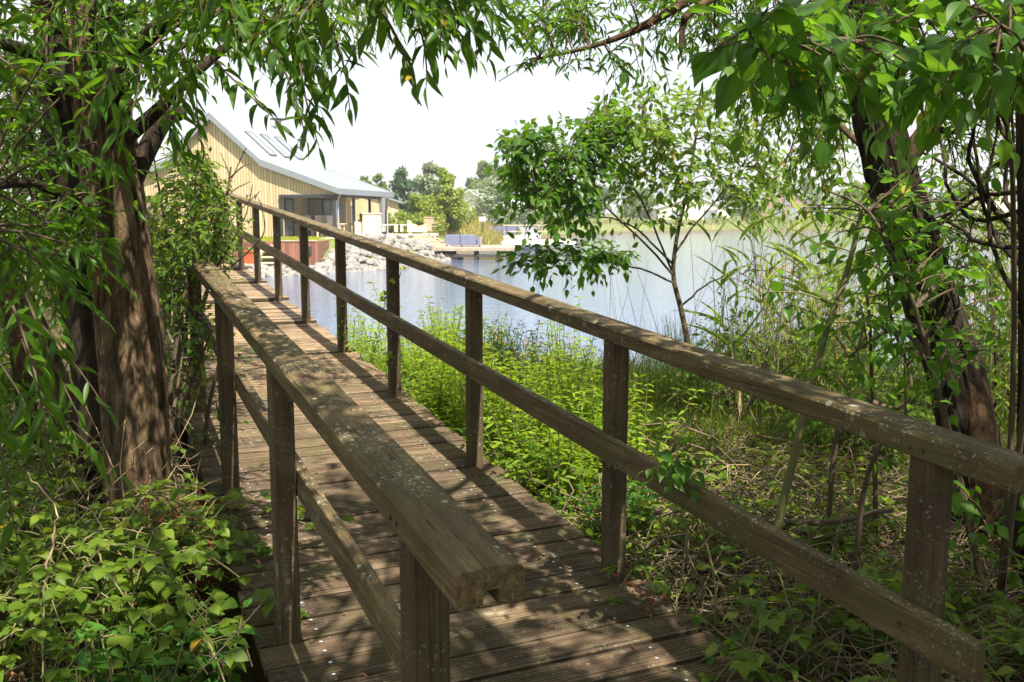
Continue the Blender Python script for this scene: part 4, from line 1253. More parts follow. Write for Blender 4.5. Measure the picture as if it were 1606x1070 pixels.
# canopy above the picture, with unseen clumps added to block sky and sun
cc = np.vstack([np.column_stack([rng.uniform(-5.5, 1.0, 190), rng.uniform(-3.5, 5.6, 190), rng.uniform(3.1, 6.0, 190)]), np.column_stack([rng.uniform(-7, -3.4, 60), rng.uniform(-4, 2.0, 60), rng.uniform(.8, 4.5, 60)])])
xy = np.column_stack([rng.uniform(-4.2, -1.3, 110), rng.uniform(2.2, 5.2, 110)]); h_ = rng.uniform(2.0, 4.0, 110)
cc = np.vstack([cc, np.column_stack([xy[:, 0]+h_*S[0]/S[2], xy[:, 1]+h_*S[1]/S[2], 1.6+h_])])  # added clumps set sunward of the left crown to shade it
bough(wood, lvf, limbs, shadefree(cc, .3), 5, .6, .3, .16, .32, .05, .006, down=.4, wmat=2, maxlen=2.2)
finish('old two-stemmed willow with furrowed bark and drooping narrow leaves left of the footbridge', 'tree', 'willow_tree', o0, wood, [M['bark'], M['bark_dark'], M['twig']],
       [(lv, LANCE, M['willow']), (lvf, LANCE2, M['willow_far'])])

# ---- slanting stems behind, far left
for k, (pth, rad, lab) in enumerate(((((140, 810), (84, 590), (30, 460), (-40, 330)), .075, 'slanting reddish-brown tree stem left behind the willow, the thicker of two'),
                                   (((60, 800), (30, 560), (-10, 450), (-60, 330)), .055, 'slanting sunlit tree stem at the very left behind the willow'),
                                   (((175, 860), (140, 680), (108, 520), (88, 400)), .03, 'thin dark sapling stem leaning behind the willow trunk'))):
    wood, lv = MB(), Leaves()
    Yb = 5.4+.3*k if k < 2 else 5.0
    o0 = g0(*pth[0], Yb)
    c = big_trunk(wood, [o0]+[Wp(*q, Yb) for q in pth[1:]]+[Wp(pth[-1][0]-60, pth[-1][1]-260, Yb)], [rad*1.25, rad, rad*.9, rad*.75, rad*.5], 32, 90, 0, .014, 20+k)
    bough(wood, lv, [c[45:]], region([(-60, 60), (90, 60), (120, 300), (-60, 420)], 5, 6.5, 16), 5, .35, .4, .085, .3, .035, .005, wmat=1)
    finish(lab, 'tree', 'leaning_tree', o0, wood, [M['bark_red'], M['twig']], [(lv, LANCE2, M['bush'])])

# ---- sunlit bushes behind on the left, each a thing
def bush(label, c, rx, ry, h, n, L, asp, mat, T=OVATE2, stems=7, name='bush', nt=5, tl=.4, z0=.15, wm='twig'):
    c = np.array(c, float); c[2] = gz(c[0], c[1])
    wood, lv = MB(), Leaves(); limbs = []
    for k in range(stems):
        a = rng.uniform(0, 6.3); e = rng.uniform(.3, .95)
        tip = c+np.array((rx*e*math.cos(a), ry*e*math.sin(a), h*rng.uniform(.55, .98)))
        st_ = c+np.array((rng.normal(0, .12), rng.normal(0, .12), -.1))
        limbs.append(limb(wood, [st_, (st_*2+tip)/3+(0, 0, h*.15), (st_+tip*2)/3+(0, 0, h*.08), tip], .018, .005, 5, 12, 0))
    d = unit(rng.normal(0, 1, (n, 3))); d[:, 2] = np.abs(d[:, 2])
    u_ = rng.uniform(.15, 1, n)**.5
    cen = c+np.column_stack([d[:, 0]*u_*rx, d[:, 1]*u_*ry, z0+d[:, 2]*u_*(h-z0)*1.0])
    cen[:, 2] = np.maximum(cen[:, 2], c[2]+z0*rng.uniform(.5, 2, n))
    bough(wood, lv, limbs, cen, nt, tl, .25, L, asp, L*.42, .004, down=.25, wmat=0)
    return finish(label, 'bush', name, c, wood, [M[wm]], [(lv, T, M[mat])], 'stems')
bush('sunlit bush behind the willow, at the far left edge above the slanting stems', (-5.6, 7.6, 0), 1.1, .9, 3.1, 90, .085, .42, 'bush')
bush('sunlit yellow-green bush glimpsed between the slanting stems and the willow', (-4.4, 7.2, 0), .9, .8, 2.3, 75, .08, .42, 'bush')
bush('tall sunlit bush high behind the willow trunk', (-4.5, 8.6, 0), 1.2, .8, 4.2, 95, .09, .4, 'bush')
bush('low leafy bush at the foot of the slanting stems', (-3.6, 5.6, 0), .8, .6, 1.1, 50, .075, .45, 'bush')
bush('dark leafy bush at the left edge below the hanging willow twigs', (-2.9, 4.0, 0), .5, .5, .7, 24, .07, .45, 'bramble')
# ---- bright shrub over the left rail with bare arching twigs
wood, lv = MB(), Leaves()
o0 = g0(285, 700, 6.0); limbs = []
for q in (((290, 560), (300, 420), (318, 270), (312, 190)), ((280, 560), (270, 430), (250, 300), (240, 240)), ((300, 560), (330, 440), (352, 330), (362, 262)), ((300, 560), (320, 470), (345, 400), (366, 360)), ((290, 560), (280, 480), (262, 400), (236, 360))):
    limbs.append(limb(wood, [o0]+[Wp(*p, 6.0+rng.normal(0, .12)) for p in q], .017, .005, 6, 16))
bough(wood, lv, limbs, region([(232, 330), (268, 250), (300, 225), (325, 260), (345, 330), (372, 360), (352, 415), (328, 432), (240, 440)], 4.85, 6.3, 120), 5, .15, .15, .062, .44, .022, .003, down=.15)
bough(wood, lv, limbs, region([(295, 190), (325, 190), (325, 260), (300, 270)], 5.9, 6.1, 5), 3, .14, .1, .05, .5, .03, .003)
bough(wood, lv, limbs, region([(225, 420), (335, 420), (345, 520), (330, 640), (270, 640), (235, 560)], 5.0, 6.0, 46), 4, .17, .2, .062, .46, .03, .0035, down=.3)
for q in (((318, 441), (360, 420), (405, 379), (415, 358), (411, 327), (406, 312)), ((330, 430), (345, 330), (372, 262), (386, 232)), ((335, 400), (352, 330), (360, 280), (346, 240)), ((340, 420), (380, 350), (390, 320), (396, 290)), ((345, 330), (365, 300), (392, 285)), ((360, 280), (380, 262), (398, 256)), ((338, 380), (372, 335), (408, 300))):
    wood.tube(curve([Wp(*p, 5.4+.1*math.sin(p[0])) for p in q], 14), np.linspace(.006, .0022, 14), 4, 0)
finish('bright green shrub with bare arching twigs overgrowing the far end of the left rail', 'shrub', 'shrub', o0, wood, [M['twig']], [(lv, OVATE, M['bush'])], 'stems')
bush('leafy tangle between the willow trunk and the left rail posts', (-1.85, 5.05, 0), .38, .42, 1.5, 34, .055, .5, 'sapling', OVATE, 8, 'shrub', 3, .16)

# ---- right: leaning willow trunk with overhanging branches
wood, lv, lvf, lvs = MB(), Leaves(), Leaves(), Leaves()
o0 = g0(1534, 960, 4.5)
main = big_trunk(wood, [o0, Wp(1528, 760, 4.5), Wp(1502, 600, 4.5), Wp(1462, 485, 4.5), Wp(1428, 370, 4.5), Wp(1396, 265, 4.5), Wp(1368, 130, 4.5), Wp(1345, -40, 4.5), Wp(1330, -300, 4.5), Wp(1340, -600, 4.4)],
                 [.15, .128, .124, .122, .118, .112, .104, .095, .08, .06], ridge=.026, seed=13, flare=.12)
snag = big_trunk(wood, [g0(1560, 900, 4.35), Wp(1540, 700, 4.4), Wp(1522, 610, 4.45), Wp(1490, 520, 4.5)], [.09, .075, .066, .05], 32, 50, 1, .012, 33)
limbs = [main[90:]]
for p, r0, r1 in (([Wp(1350, -20, 4.5), Wp(1220, -60, 4.6), Wp(1100, -10, 4.6), Wp(1030, 30, 4.5), Wp(980, 55, 4.5), Wp(920, 75, 4.5), Wp(845, 92, 4.5)], .035, .006),
                  ([Wp(1340, -150, 4.5), Wp(1180, -90, 5), Wp(1000, -40, 5.2), Wp(860, -20, 5.2), Wp(760, 0, 5.2)], .04, .008),
                  ([Wp(1220, -60, 4.6), Wp(1090, 15, 4.4), Wp(1072, 40, 4.4), Wp(1068, 76, 4.4)], .02, .012),
                  ([Wp(1400, 280, 4.5), Wp(1470, 180, 4.4), Wp(1500, 120, 4.3)], .06, .02),
                  ([Wp(1340, -250, 4.5), Wp(1500, -350, 3.6), Wp(1650, -420, 2.8)], .05, .012),
                  ([Wp(1335, -280, 4.5), Wp(1180, -420, 3.4), Wp(1000, -600, 2.4)], .05, .012),
                  ([Wp(1395, 265, 4.5), Wp(1320, 200, 4.9), Wp(1240, 120, 5.3), Wp(1180, 40, 5.6)], .02, .008)):
    limbs.append(limb(wood, p, r0, r1, 8, 18, 1))
topr = [limbs[1], limbs[2], limbs[3]]
bough(wood, lv, topr, region([(770, 0), (1000, -30), (1210, -30), (1200, 60), (1120, 70), (1040, 60), (960, 45), (860, 60), (790, 50)], 4.3, 5.4, 46), 5, .26, .15, .08, .22, .022, .004, down=.3, wmat=2)
bough(wood, lv, topr, region([(790, 60), (860, 75), (850, 110), (800, 115)], 4.3, 4.7, 5), 5, .16, .2, .078, .21, .022, .003, down=.3, wmat=2)
bough(wood, lv, topr, region([(870, 95), (1010, 70), (1010, 110), (900, 120)], 4.3, 4.7, 7), 5, .16, .2, .078, .21, .022, .003, down=.3, wmat=2)
for q in (((985, 60), (960, 80), (935, 105)), ((845, 92), (820, 105), (782, 128)), ((1010, 60), (1000, 90), (965, 125))):
    wood.tube(curve([Wp(*p, 4.5) for p in q], 8), np.linspace(.004, .002, 8), 4, 2)
# small back foliage behind the dogwood
bough(wood, lvs, [limbs[0], limbs[4], limbs[7]], region([(1190, 40), (1340, 30), (1370, 250), (1280, 280), (1180, 220), (1130, 150)], 5.0, 6.6, 76), 5, .25, .25, .08, .38, .03, .004, down=.3, wmat=2, maxlen=1.3)
bough(wood, lvs, [main[30:100]], region([(1240, 250), (1400, 220), (1450, 320), (1420, 430), (1250, 340)], 4.7, 6.0, 24), 4, .22, .2, .075, .42, .032, .004, down=.3, wmat=2, maxlen=1.0)
# canopy shading the near deck; unseen clumps added sunward and behind to block sky
cc = np.column_stack([rng.uniform(.2, 6.5, 400), rng.uniform(-3.6, 4.6, 400), rng.uniform(3.0, 6.6, 400)])
cc = np.vstack([cc, np.column_stack([rng.uniform(3.6, 7.5, 110), rng.uniform(-5, 2.5, 110), rng.uniform(.6, 4.5, 110)]), np.column_stack([rng.uniform(-2.5, 4, 60), rng.uniform(-6.5, -3.5, 60), rng.uniform(.5, 5., 60)])])  # added beside and behind the camera to cut skylight
t_ = rng.uniform(.2, 1, 240)*4.4*rng.uniform(.3, 1, 240); a_ = rng.uniform(AL-.6, AR+1.4, 240); h_ = rng.uniform(3.0, 5.4, 240)
cc = np.vstack([cc, np.column_stack([a_*math.cos(TH)-t_*math.sin(TH)+h_*S[0]/S[2], a_*math.sin(TH)+t_*math.cos(TH)+h_*S[1]/S[2], h_])+rng.normal(0, .15, (240, 3))])  # added clumps set sunward of the near deck to shade it
cc = cc[~((cc[:, 1] > 4.0) & (cc[:, 0] < 4.2))]
bough(wood, lvf, limbs, shadefree(cc, .1), 6, .6, .3, .16, .34, .048, .007, down=.4, wmat=2, maxlen=2.2)
finish('leaning dark-barked willow right of the footbridge with a red-barked snag at its foot', 'tree', 'willow_tree', o0, wood, [M['bark_dark'], M['bark_red'], M['twig']],
       [(lv, LANCE, M['willow']), (lvf, LANCE2, M['willow']), (lvs, OVATE2, M['bush'])])

# ---- second trunk at the right edge with a tangle of bare twigs
wood, lv = MB(), Leaves()
o0 = g0(1606, 1000, 3.7)
c = big_trunk(wood, [o0, Wp(1612, 700, 3.7), Wp(1614, 400, 3.7), Wp(1608, 100, 3.7), Wp(1598, -150, 3.7), Wp(1590, -420, 3.8)], [.05, .042, .038, .036, .034, .02], 40, 90, 0, .012, 41)
limbs = [c[30:]]
for q in (((1606, 380), (1560, 330), (1500, 270), (1440, 240), (1400, 200)), ((1606, 420), (1560, 370), (1540, 300), (1520, 180), (1500, 60)), ((1606, 300), (1540, 310), (1470, 350), (1430, 380)), ((1604, 250), (1570, 200), (1545, 120), (1530, 20)),
          ((1606, 480), (1570, 420), (1550, 340), (1560, 200), (1570, 100)), ((1606, 330), (1530, 345), (1490, 300), (1470, 200), (1455, 120)), ((1606, 230), (1560, 260), (1500, 330), (1470, 360)), ((1604, 180), (1580, 140), (1550, 160), (1490, 220)), ((1606, 360), (1575, 300), (1590, 200), (1585, 80)), ((1560, 330), (1520, 250), (1535, 160), (1515, 60)), ((1606, 390), (1540, 380), (1480, 345), (1440, 350))):
    limbs.append(limb(wood, [Wp(*p, 3.75+.5*rng.random()+.6*(1606-p[0])/200) for p in q], .013, .004, 6, 16, 0, .012))
bough(wood, lv, limbs, region([(1440, 120), (1640, 120), (1640, 420), (1500, 420), (1440, 330)], 4.2, 6.0, 64), 5, .22, .2, .062, .36, .034, .003, down=.3)
finish('narrow trunk at the right edge with a tangle of thin criss-cross branches', 'tree', 'thin_tree', o0, wood, [M['bark_dark']], [(lv, OVATE2, M['bush'])])

# ---- dogwood with big heart-shaped leaves close by at the right
wood, lv, lv2 = MB(), Leaves(), Leaves()
o0 = g0(1560, 1020, 3.6); limbs = []
for q, Ys in ((((1585, 700), (1590, 400), (1570, 170), (1430, 80), (1300, 60), (1180, 70)), (3.5, 3.4, 3.1, 2.8, 2.6, 2.5)), (((1600, 700), (1612, 400), (1600, 160), (1520, 50), (1440, 20)), (3.5, 3.3, 3.0, 2.8, 2.6)),
              (((1490, 700), (1440, 500), (1400, 400), (1360, 330), (1300, 300)), (3.6, 3.6, 3.6, 3.7, 3.7)), (((1495, 700), (1450, 560), (1400, 520), (1330, 560)), (3.6, 3.6, 3.6, 3.7)), (((1610, 600), (1640, 300), (1630, 120), (1570, 40)), (3.2, 2.8, 2.6, 2.5))):
    limbs.append(limb(wood, [o0]+[Wp(*p, Y_) for p, Y_ in zip(q, Ys)], .012, .004, 6, 20))
bough(wood, lv, limbs[:2]+limbs[4:], region([(1150, 0), (1420, -20), (1620, -20), (1620, 160), (1540, 190), (1440, 150), (1330, 150), (1180, 100)], 2.3, 3.3, 76), 4, .2, .25, .105, .56, .05, .0035, down=.45)
bough(wood, lv, limbs[:2], region([(1180, 60), (1270, 60), (1290, 140), (1250, 165), (1190, 130)], 2.45, 2.75, 7), 4, .14, .4, .10, .58, .04, .003, down=.6)
for a, b_ in (((1180, 40), (1098, 85)), ((1190, 60), (1105, 70)), ((1240, 120), (1262, 185)), ((1180, 130), (1200, 150))):
    spray(wood, lv, Wp(*a, 2.5), Wp(*b_, 2.45), .12, .0035, .105, .6, .032, .25, down=.6, n=4)
bough(wood, lv2, limbs[2:4], region([(1290, 330), (1400, 300), (1430, 420), (1420, 560), (1330, 590), (1250, 560), (1270, 480), (1330, 420)], 3.4, 4.1, 26), 3, .14, .25, .085, .6, .04, .003, down=.4)
bough(wood, lv2, limbs[2:4], region([(1380, 280), (1500, 240), (1570, 400), (1570, 640), (1450, 640), (1400, 480)], 3.5, 4.2, 46), 3, .14, .25, .085, .62, .04, .003, down=.4)
bough(wood, lv2, limbs[2:4], region([(1470, 720), (1560, 730), (1560, 860), (1480, 850)], 3.1, 3.7, 8), 3, .13, .3, .085, .6, .04, .003, down=.4)
finish('dogwood shrub with large broad veined leaves hanging close over the right rail', 'shrub', 'dogwood', o0, wood, [M['twig']], [(lv, HEART, M['dogwood']), (lv2, HEART, M['dogwood'])], 'stems', False)

# ---- slanting thin stems rising behind the right rail
for k, (q, Y_, r_, lab) in enumerate(((((1212, 950), (1216, 850), (1252, 690), (1290, 540), (1330, 420), (1352, 330)), 3.9, .02, 'thin slanting stem with small side leaves crossing behind both right rails'),
                                    (((1380, 830), (1372, 720), (1368, 620), (1362, 480), (1345, 400)), 4.2, .011, 'slim upright stem just left of the leaning willow trunk'),
                                    (((1300, 760), (1320, 650), (1410, 640), (1428, 590), (1400, 510), (1390, 430)), 4.1, .011, 'crooked thin dark stem bending in front of the leaning willow trunk'),
                                    (((1345, 900), (1350, 800), (1380, 700), (1420, 660)), 3.6, .012, 'short slanting stem behind the nearest right-hand post'))):
    wood, lv = MB(), Leaves()
    o0 = g0(*q[0], Y_)
    c = limb(wood, [o0]+[Wp(*p, Y_+rng.normal(0, .05)) for p in q[1:]], r_*1.2, r_*.5, 8, 24)
    bough(wood, lv, [c[9:]], c[rng.integers(10, 24, 7)]+rng.normal(0, .14, (7, 3)), 3, .14, .2, .075, .55, .04, .003, down=.35)
    finish(lab, 'sapling', 'slim_stem', o0, wood, [M['twig_green'] if k == 0 else M['twig']], [(lv, OVATE, M['dogwood'])], 'stem')

# ---- sapling in the middle, in front of the lake
wood, lv, lv2 = MB(), Leaves(), Leaves()
Y_ = 7.5
o0 = g0(1090, 664, Y_)
st0 = limb(wood, [o0, Wp(1082, 560, Y_), Wp(1068, 485, Y_), Wp(1056, 432, Y_), Wp(1062, 370, Y_), Wp(1080, 290, Y_), Wp(1092, 210, Y_), Wp(1100, 150, Y_)], .028, .006, 10, 26)
limbs = [st0[10:]]
for q, dY in ((((1056, 432), (1010, 380), (945, 320), (880, 270), (830, 235), (785, 212)), -.5), (((1060, 445), (1000, 420), (930, 408), (860, 405), (805, 408)), -.45), (((1056, 430), (1022, 350), (985, 270), (955, 205), (945, 145)), .1),
              (((1060, 395), (1100, 340), (1150, 280), (1190, 215)), .3), (((1056, 415), (990, 355), (900, 330), (820, 300)), -.3), (((1068, 480), (1120, 440), (1180, 425), (1250, 432)), -.3), (((1078, 300), (1040, 240), (1010, 170)), 0)):
    limbs.append(limb(wood, [Wp(*p, Y_+dY*i_/4) for i_, p in enumerate(q)], .010, .003, 6, 18, 0, .02))
bough(wood, lv, [limbs[1], limbs[5]], np.vstack([region([(778, 205), (850, 190), (920, 240), (960, 300), (930, 350), (850, 345), (785, 330), (800, 280)], 6.5, 7.5, 66), region([(860, 215), (950, 150), (1000, 170), (985, 240), (930, 240)], 6.9, 7.6, 26)]), 5, .22, .1, .115, .52, .044, .003, down=.35)
bough(wood, lv, [limbs[2]], region([(805, 395), (880, 382), (985, 400), (960, 425), (860, 425), (815, 420)], 6.8, 7.3, 30), 5, .16, .15, .115, .5, .042, .003, down=.45)
bough(wood, lv2, [limbs[0], limbs[3], limbs[4], limbs[7]], region([(930, 170), (1010, 140), (1100, 140), (1200, 210), (1250, 300), (1210, 350), (1120, 330), (1060, 370), (1000, 340), (960, 280)], 7.0, 8.2, 140), 5, .22, .1, .10, .48, .044, .003, down=.3)
bough(wood, lv2, [limbs[6]], region([(1110, 400), (1250, 405), (1270, 450), (1200, 455)], 7.0, 7.4, 8), 3, .14, .15, .07, .5, .045, .003)
finish('young leafy sapling on the bank standing out before the lake beyond the right rail', 'sapling', 'sapling', o0, wood, [M['twig']], [(lv, OVATE, M['sapling']), (lv2, OVATE, M['bush'])])

# ---- sunlit bushes and reeds at the right, behind the trunks
bush('sunlit bush on the bank between the leaning willow and the right edge', (3.9, 7.2, 0), .9, .6, 1.5, 60, .08, .4, 'bush')
bush('leafy sunlit bush low behind the crooked stems', (2.3, 6.0, 0), .6, .5, .9, 46, .075, .45, 'bush')
bush('thin straggly bush on the bank between the sapling and the slanting stem', (1.75, 6.9, 0), .55, .4, .95, 34, .07, .42, 'bush')
bush('leafy bush on the shore under the lowest sapling bough', (2.7, 7.9, 0), .7, .4, 1.3, 44, .075, .4, 'bush')
bush('tall backlit bush behind the twig tangle at the right edge', (5.3, 7.6, 0), 1.1, .7, 2.9, 66, .075, .4, 'bush')
bush('shady bush at the right edge near the foot of the thin trunk', (2.55, 3.6, 0), .35, .35, .9, 18, .08, .55, 'dogwood', OVATE)

# ================================================================== LOW PLANTS
cth, sth = math.cos(TH), math.sin(TH)
def bl(a, t):
    """bridge coordinates to the world's ground"""
    x, y = a*cth-t*sth, a*sth+t*cth
    return np.array((x, y, gz(x, y)))
def herb(h, stems, L, asp, mat, T=LANCE2, dense=1., lean=.18, name='herb_plant', pair=.05):
    wood, lv = MB(), Leaves()
    for s_ in range(stems):
        hh = h*rng.uniform(.65, 1.05)
        tip = np.array((rng.normal(0, lean)*h, rng.normal(0, lean)*h, hh)); b_ = np.array((rng.normal(0, .05), rng.normal(0, .05), -.03))
        c = curve([b_, b_*.5+tip*.45+np.array((0, 0, .06*h)), tip], 12)
        wood.tube(c, np.linspace(.0045, .002, 12), 4, 1, cap=False)
        k = int(hh/pair*dense)
        u_ = np.linspace(.12, 1, k); P = np.stack([np.interp(u_, np.linspace(0, 1, 12), c[:, i]) for i in range(3)], 1)
        for f_ in (0, math.pi):
            a = np.arange(k)*1.57+f_+rng.normal(0, .3, k)
            D = np.column_stack([np.cos(a), np.sin(a), rng.uniform(-.25, .55, k)])
            lv.add(P, D, UP+rng.normal(0, .3, (k, 3)), L*(1.15-.6*u_)*rng.uniform(.75, 1.2, k), L*asp*(1.15-.6*u_))
    lv.into(wood, T, 0)
    return wood
def trefoil(h, canes, L, mat):
    wood, lv = MB(), Leaves()
    for s_ in range(canes):
        a = rng.uniform(0, 6.3); rch = h*rng.uniform(.8, 1.8)
        tip = np.array((math.cos(a)*rch, math.sin(a)*rch, h*rng.uniform(.25, .8)))
        c = curve([(0, 0, -.03), tip*.4+np.array((0, 0, h*.75)), tip*.8+np.array((0, 0, h*.25)), tip], 16)
        wood.tube(c, np.linspace(.004, .0018, 16), 4, 1, cap=False)
        for i_ in range(3, 16, 2):
            p = c[i_]; aa = a+rng.choice((-1, 1))*rng.uniform(.6, 1.6)
            st_ = np.array((math.cos(aa), math.sin(aa), rng.uniform(.1, .7)))*L*.9
            q = p+st_
            wood.tube([p, p+st_*.5+(0, 0, .004), q], .0012, 3, 1, cap=False)
            tilt = rng.normal(0, .3, 3)
            for da, s2 in ((0, 1.1), (1.25, .9), (-1.25, .9)):
                D = np.array([[math.cos(aa+da), math.sin(aa+da), rng.uniform(-.45, .15)]])
                lv.add(q[None], D, (UP+tilt+rng.normal(0, .15, 3))[None], L*s2*rng.uniform(.7, 1.1), L*s2*.75)
    lv.into(wood, JAG, 0)
    return wood
def rush(h, n, heads):
    mb, lv, sd = MB(), Leaves(), Leaves()
    for k in range(n):
        b_ = np.append(rng.normal(0, .07, 2), -.03); tip = b_+np.array((rng.normal(0, .12)*h, rng.normal(0, .12)*h, h*rng.uniform(.6, 1.05)))
        c = curve([b_, b_*.6+tip*.4+(0, 0, .1*h), tip+np.array((rng.normal(0, .03), rng.normal(0, .03), -.0))], 7)
        mb.tube(c, np.linspace(.0028, .0010, 7), 3, 0, cap=False)
        if k < heads:
            m_ = 7
            P = tip+rng.normal(0, .011, (m_, 3))-np.array((0, 0, .02))
            sd.add(P, rng.normal(0, 1, (m_, 3))+UP*.6, rng.normal(0, 1, (m_, 3)), .022, .011)
    sd.into(mb, LANCE2, 1)
    return mb
def colony(protos, spots, label, cat, group, smin=.75, smax=1.2):
    for k, p in enumerate(spots):
        o = protos[k] if k < len(protos) else protos[k % len(protos)].copy()
        if k >= len(protos): COL.objects.link(o)
        tag(o, label, cat, group)
        o.location = tuple(p); o.rotation_euler = (rng.normal(0, .08), rng.normal(0, .08), rng.uniform(0, 6.3)); o.scale = (rng.uniform(smin, smax),)*3
    for o in protos[len(spots):]: bpy.data.objects.remove(o)
# tall sunlit herbs on the bank right of the bridge
PH = [herb(.80, 6, .10, .30, 0, pair=.042).build('herb_plant', [M['herb'], M['twig_green']]) for k in range(5)]
sp = []
while len(sp) < 215:
    t_ = rng.uniform(4.2, 9.1); a = AR+.14+rng.uniform(0, 1)**.9*(1.5 if t_ > 5.2 else .9)
    p = bl(a, t_)
    if p[2] > WATER+.2: sp.append(p)
colony(PH, sp, 'leafy yellow-green herb in the sunlit strip between the right rail and the water', 'plant', 'sunlit herbs along the bank', .5, 1.05)
PT = [herb(1.12, 4, .105, .30, 0, lean=.10).build('tall_herb', [M['herb'], M['twig_green']]) for k in range(2)]
colony(PT, [Wp(*q)*np.array((1, 1, 0))+np.array((0, 0, gz(*Wp(*q)[:2]))) for q in ((715, 600, 7.2), (735, 600, 7.0), (700, 600, 7.4), (880, 600, 6.8), (900, 600, 6.6), (870, 600, 6.9), (640, 600, 7.6), (560, 600, 7.6))], 'tall narrow leafy herb rising above the other bank plants before the lake', 'plant', 'tall herbs of the bank', .85, 1.05)
# nettles in the shade: by the deck edge
PN = [herb(.42, 4, .10, .5, 0, OVATE, pair=.06).build('nettle', [M['nettle'], M['twig_green']]) for k in range(4)]
sp = [bl(AR+.16+rng.uniform(0, .5), rng.uniform(3.6, 8.6)) for k in range(46)]
colony(PN, sp, 'green nettle with toothed leaves crowding the right edge of the deck', 'plant', 'nettles along the right deck edge', .55, 1.1)
PN2 = [herb(.34, 4, .095, .55, 0, OVATE, pair=.06).build('nettle', [M['nettle'], M['twig_green']]) for k in range(4)]
sp = [bl(AL-.17-rng.uniform(0, .55), rng.uniform(2.75, 3.7)) for k in range(22)]
colony(PN2, sp, 'green nettle with broad leaves in the lower left beside the deck edge', 'plant', 'nettles left of the deck', .6, 1.1)
# brambles, left and right
PB = [trefoil(.34, 5, .055, 0).build('bramble', [M['bramble'], M['twig_green']]) for k in range(5)]
sp = []
while len(sp) < 64:
    p = np.array((rng.uniform(-3.1, -1.0), rng.uniform(2.9, 4.7), 0)); a = p[0]*cth+p[1]*sth
    if a < AL-.3 and np.hypot(p[0]+1.77, p[1]-4.35) > .3: sp.append(np.array((p[0], p[1], gz(p[0], p[1])+rng.uniform(0, .14))))
colony(PB, sp, 'yellow-green bramble with toothed three-part leaves in the undergrowth below the willow', 'plant', 'brambles below the left willow', .7, 1.2)
PB2 = [trefoil(.30, 4, .055, 0).build('bramble', [M['bramble'], M['twig_green']]) for k in range(4)]
sp = [bl(AR+.22+rng.uniform(0, 1.3), rng.uniform(1.2, 4.6)) for k in range(56)]
colony(PB2, sp, 'bramble with toothed leaves in the dry litter under the right rails', 'plant', 'brambles under the right rails', .6, 1.15)
PR = [rush(1.0, 34, 13).build('rush_clump', [M['rush'], M['seed']]) for k in range(3)]
sp = [Wp(*q)*np.array((1, 1, 0)) for q in ((790, 600, 7.0), (815, 600, 7.1), (835, 600, 6.9), (850, 600, 7.2), (870, 600, 7.0), (905, 600, 7.1), (925, 600, 6.9), (800, 600, 7.5), (765, 600, 7.5), (690, 600, 7.9), (945, 600, 7.2), (660, 600, 8.1))]
sp = [np.array((p[0], p[1], gz(p[0], p[1]))) for p in sp]
colony(PR, sp, 'clump of thin rushes with brown seed heads at the water beyond the right rail', 'rushes', 'rush clumps at the water', .75, 1.0)
PG = [rush(.75, 60, 0).build('reed_clump', [M['grass'], M['seed']]) for k in range(3)]
sp = [Wp(rng.uniform(990, 1330), 600, rng.uniform(6.9, 8.8)) for k in range(34)]+[Wp(rng.uniform(1300, 1600), 600, rng.uniform(6.5, 8.6)) for k in range(22)]
sp = [np.array((p[0], p[1], gz(p[0], p[1]))) for p in sp]
colony(PG, sp, 'clump of fine pale green water grass along the shore behind the sapling', 'grass clump', 'water grass clumps', .7, 1.15)
# broad-bladed reeds at the right
PD = []
for k in range(2):
    mb, lv = MB(), Leaves()
    for s_ in range(7):
        b_ = np.append(rng.normal(0, .16, 2), -.03); tip = b_+np.array((rng.normal(0, .1), rng.normal(0, .1), rng.uniform(.9, 1.5)))
        c = curve([b_, (b_+tip)/2, tip], 9); mb.tube(c, np.linspace(.005, .002, 9), 4, 1, cap=False)
        n_ = 6; i_ = rng.integers(2, 9, n_); a = rng.uniform(0, 6.3, n_)
        lv.add(c[i_], np.column_stack([np.cos(a)*.7, np.sin(a)*.7, np.full(n_, .8)]), rng.normal(0, .4, (n_, 3))+UP, rng.uniform(.25, .42, n_), .02)
    lv.into(mb, BLADE, 0)
    PD.append(mb.build('reed', [M['grass'], M['straw']]))
sp = [Wp(rng.uniform(1150, 1600), 600, rng.uniform(6.2, 8.8)) for k in range(11)]+[Wp(px, 600, Y_) for px, Y_ in ((1265, 6.6), (1275, 6.9), (1245, 7.2), (1300, 7.4), (1575, 6.5), (1560, 7.0), (1590, 7.2), (1340, 7.6), (1225, 7.8))]
colony(PD, [np.array((p[0], p[1], gz(p[0], p[1]))) for p in sp], 'tall reed with long pale blades on the right-hand shore', 'reed', 'reeds on the right-hand shore', .8, 1.1)
# thin dry stalks standing before the water
PS = []
for k in range(3):
    mb = MB()
    for s_ in range(4):
        b_ = np.append(rng.normal(0, .12, 2), 0); mb.tube(curve([b_, b_+np.array((rng.normal(0, .06), 0, .7)), b_+np.array((rng.normal(0, .16), rng.normal(0, .1), rng.uniform(1.2, 1.7)))], 9), np.linspace(.0035, .0012, 9), 3, 0)
    PS.append(mb.build('dry_stalk', [M['deadtwig']]))
sp = [Wp(px, 600, Y_) for px, Y_ in ((930, 6.8), (945, 7.0), (1010, 7.0), (1190, 7.2), (1210, 6.8), (1230, 7.4), (1170, 7.0), (1280, 7.0), (1300, 6.6), (1110, 6.2))]+[Wp(rng.uniform(1120, 1600), 600, rng.uniform(5.6, 8.5)) for k in range(26)]
colony(PS, [np.array((p[0], p[1], gz(p[0], p[1]))) for p in sp], 'thin bare dry stalks standing before the water near the sapling', 'stalk', 'dry stalks at the shore', .8, 1.1)

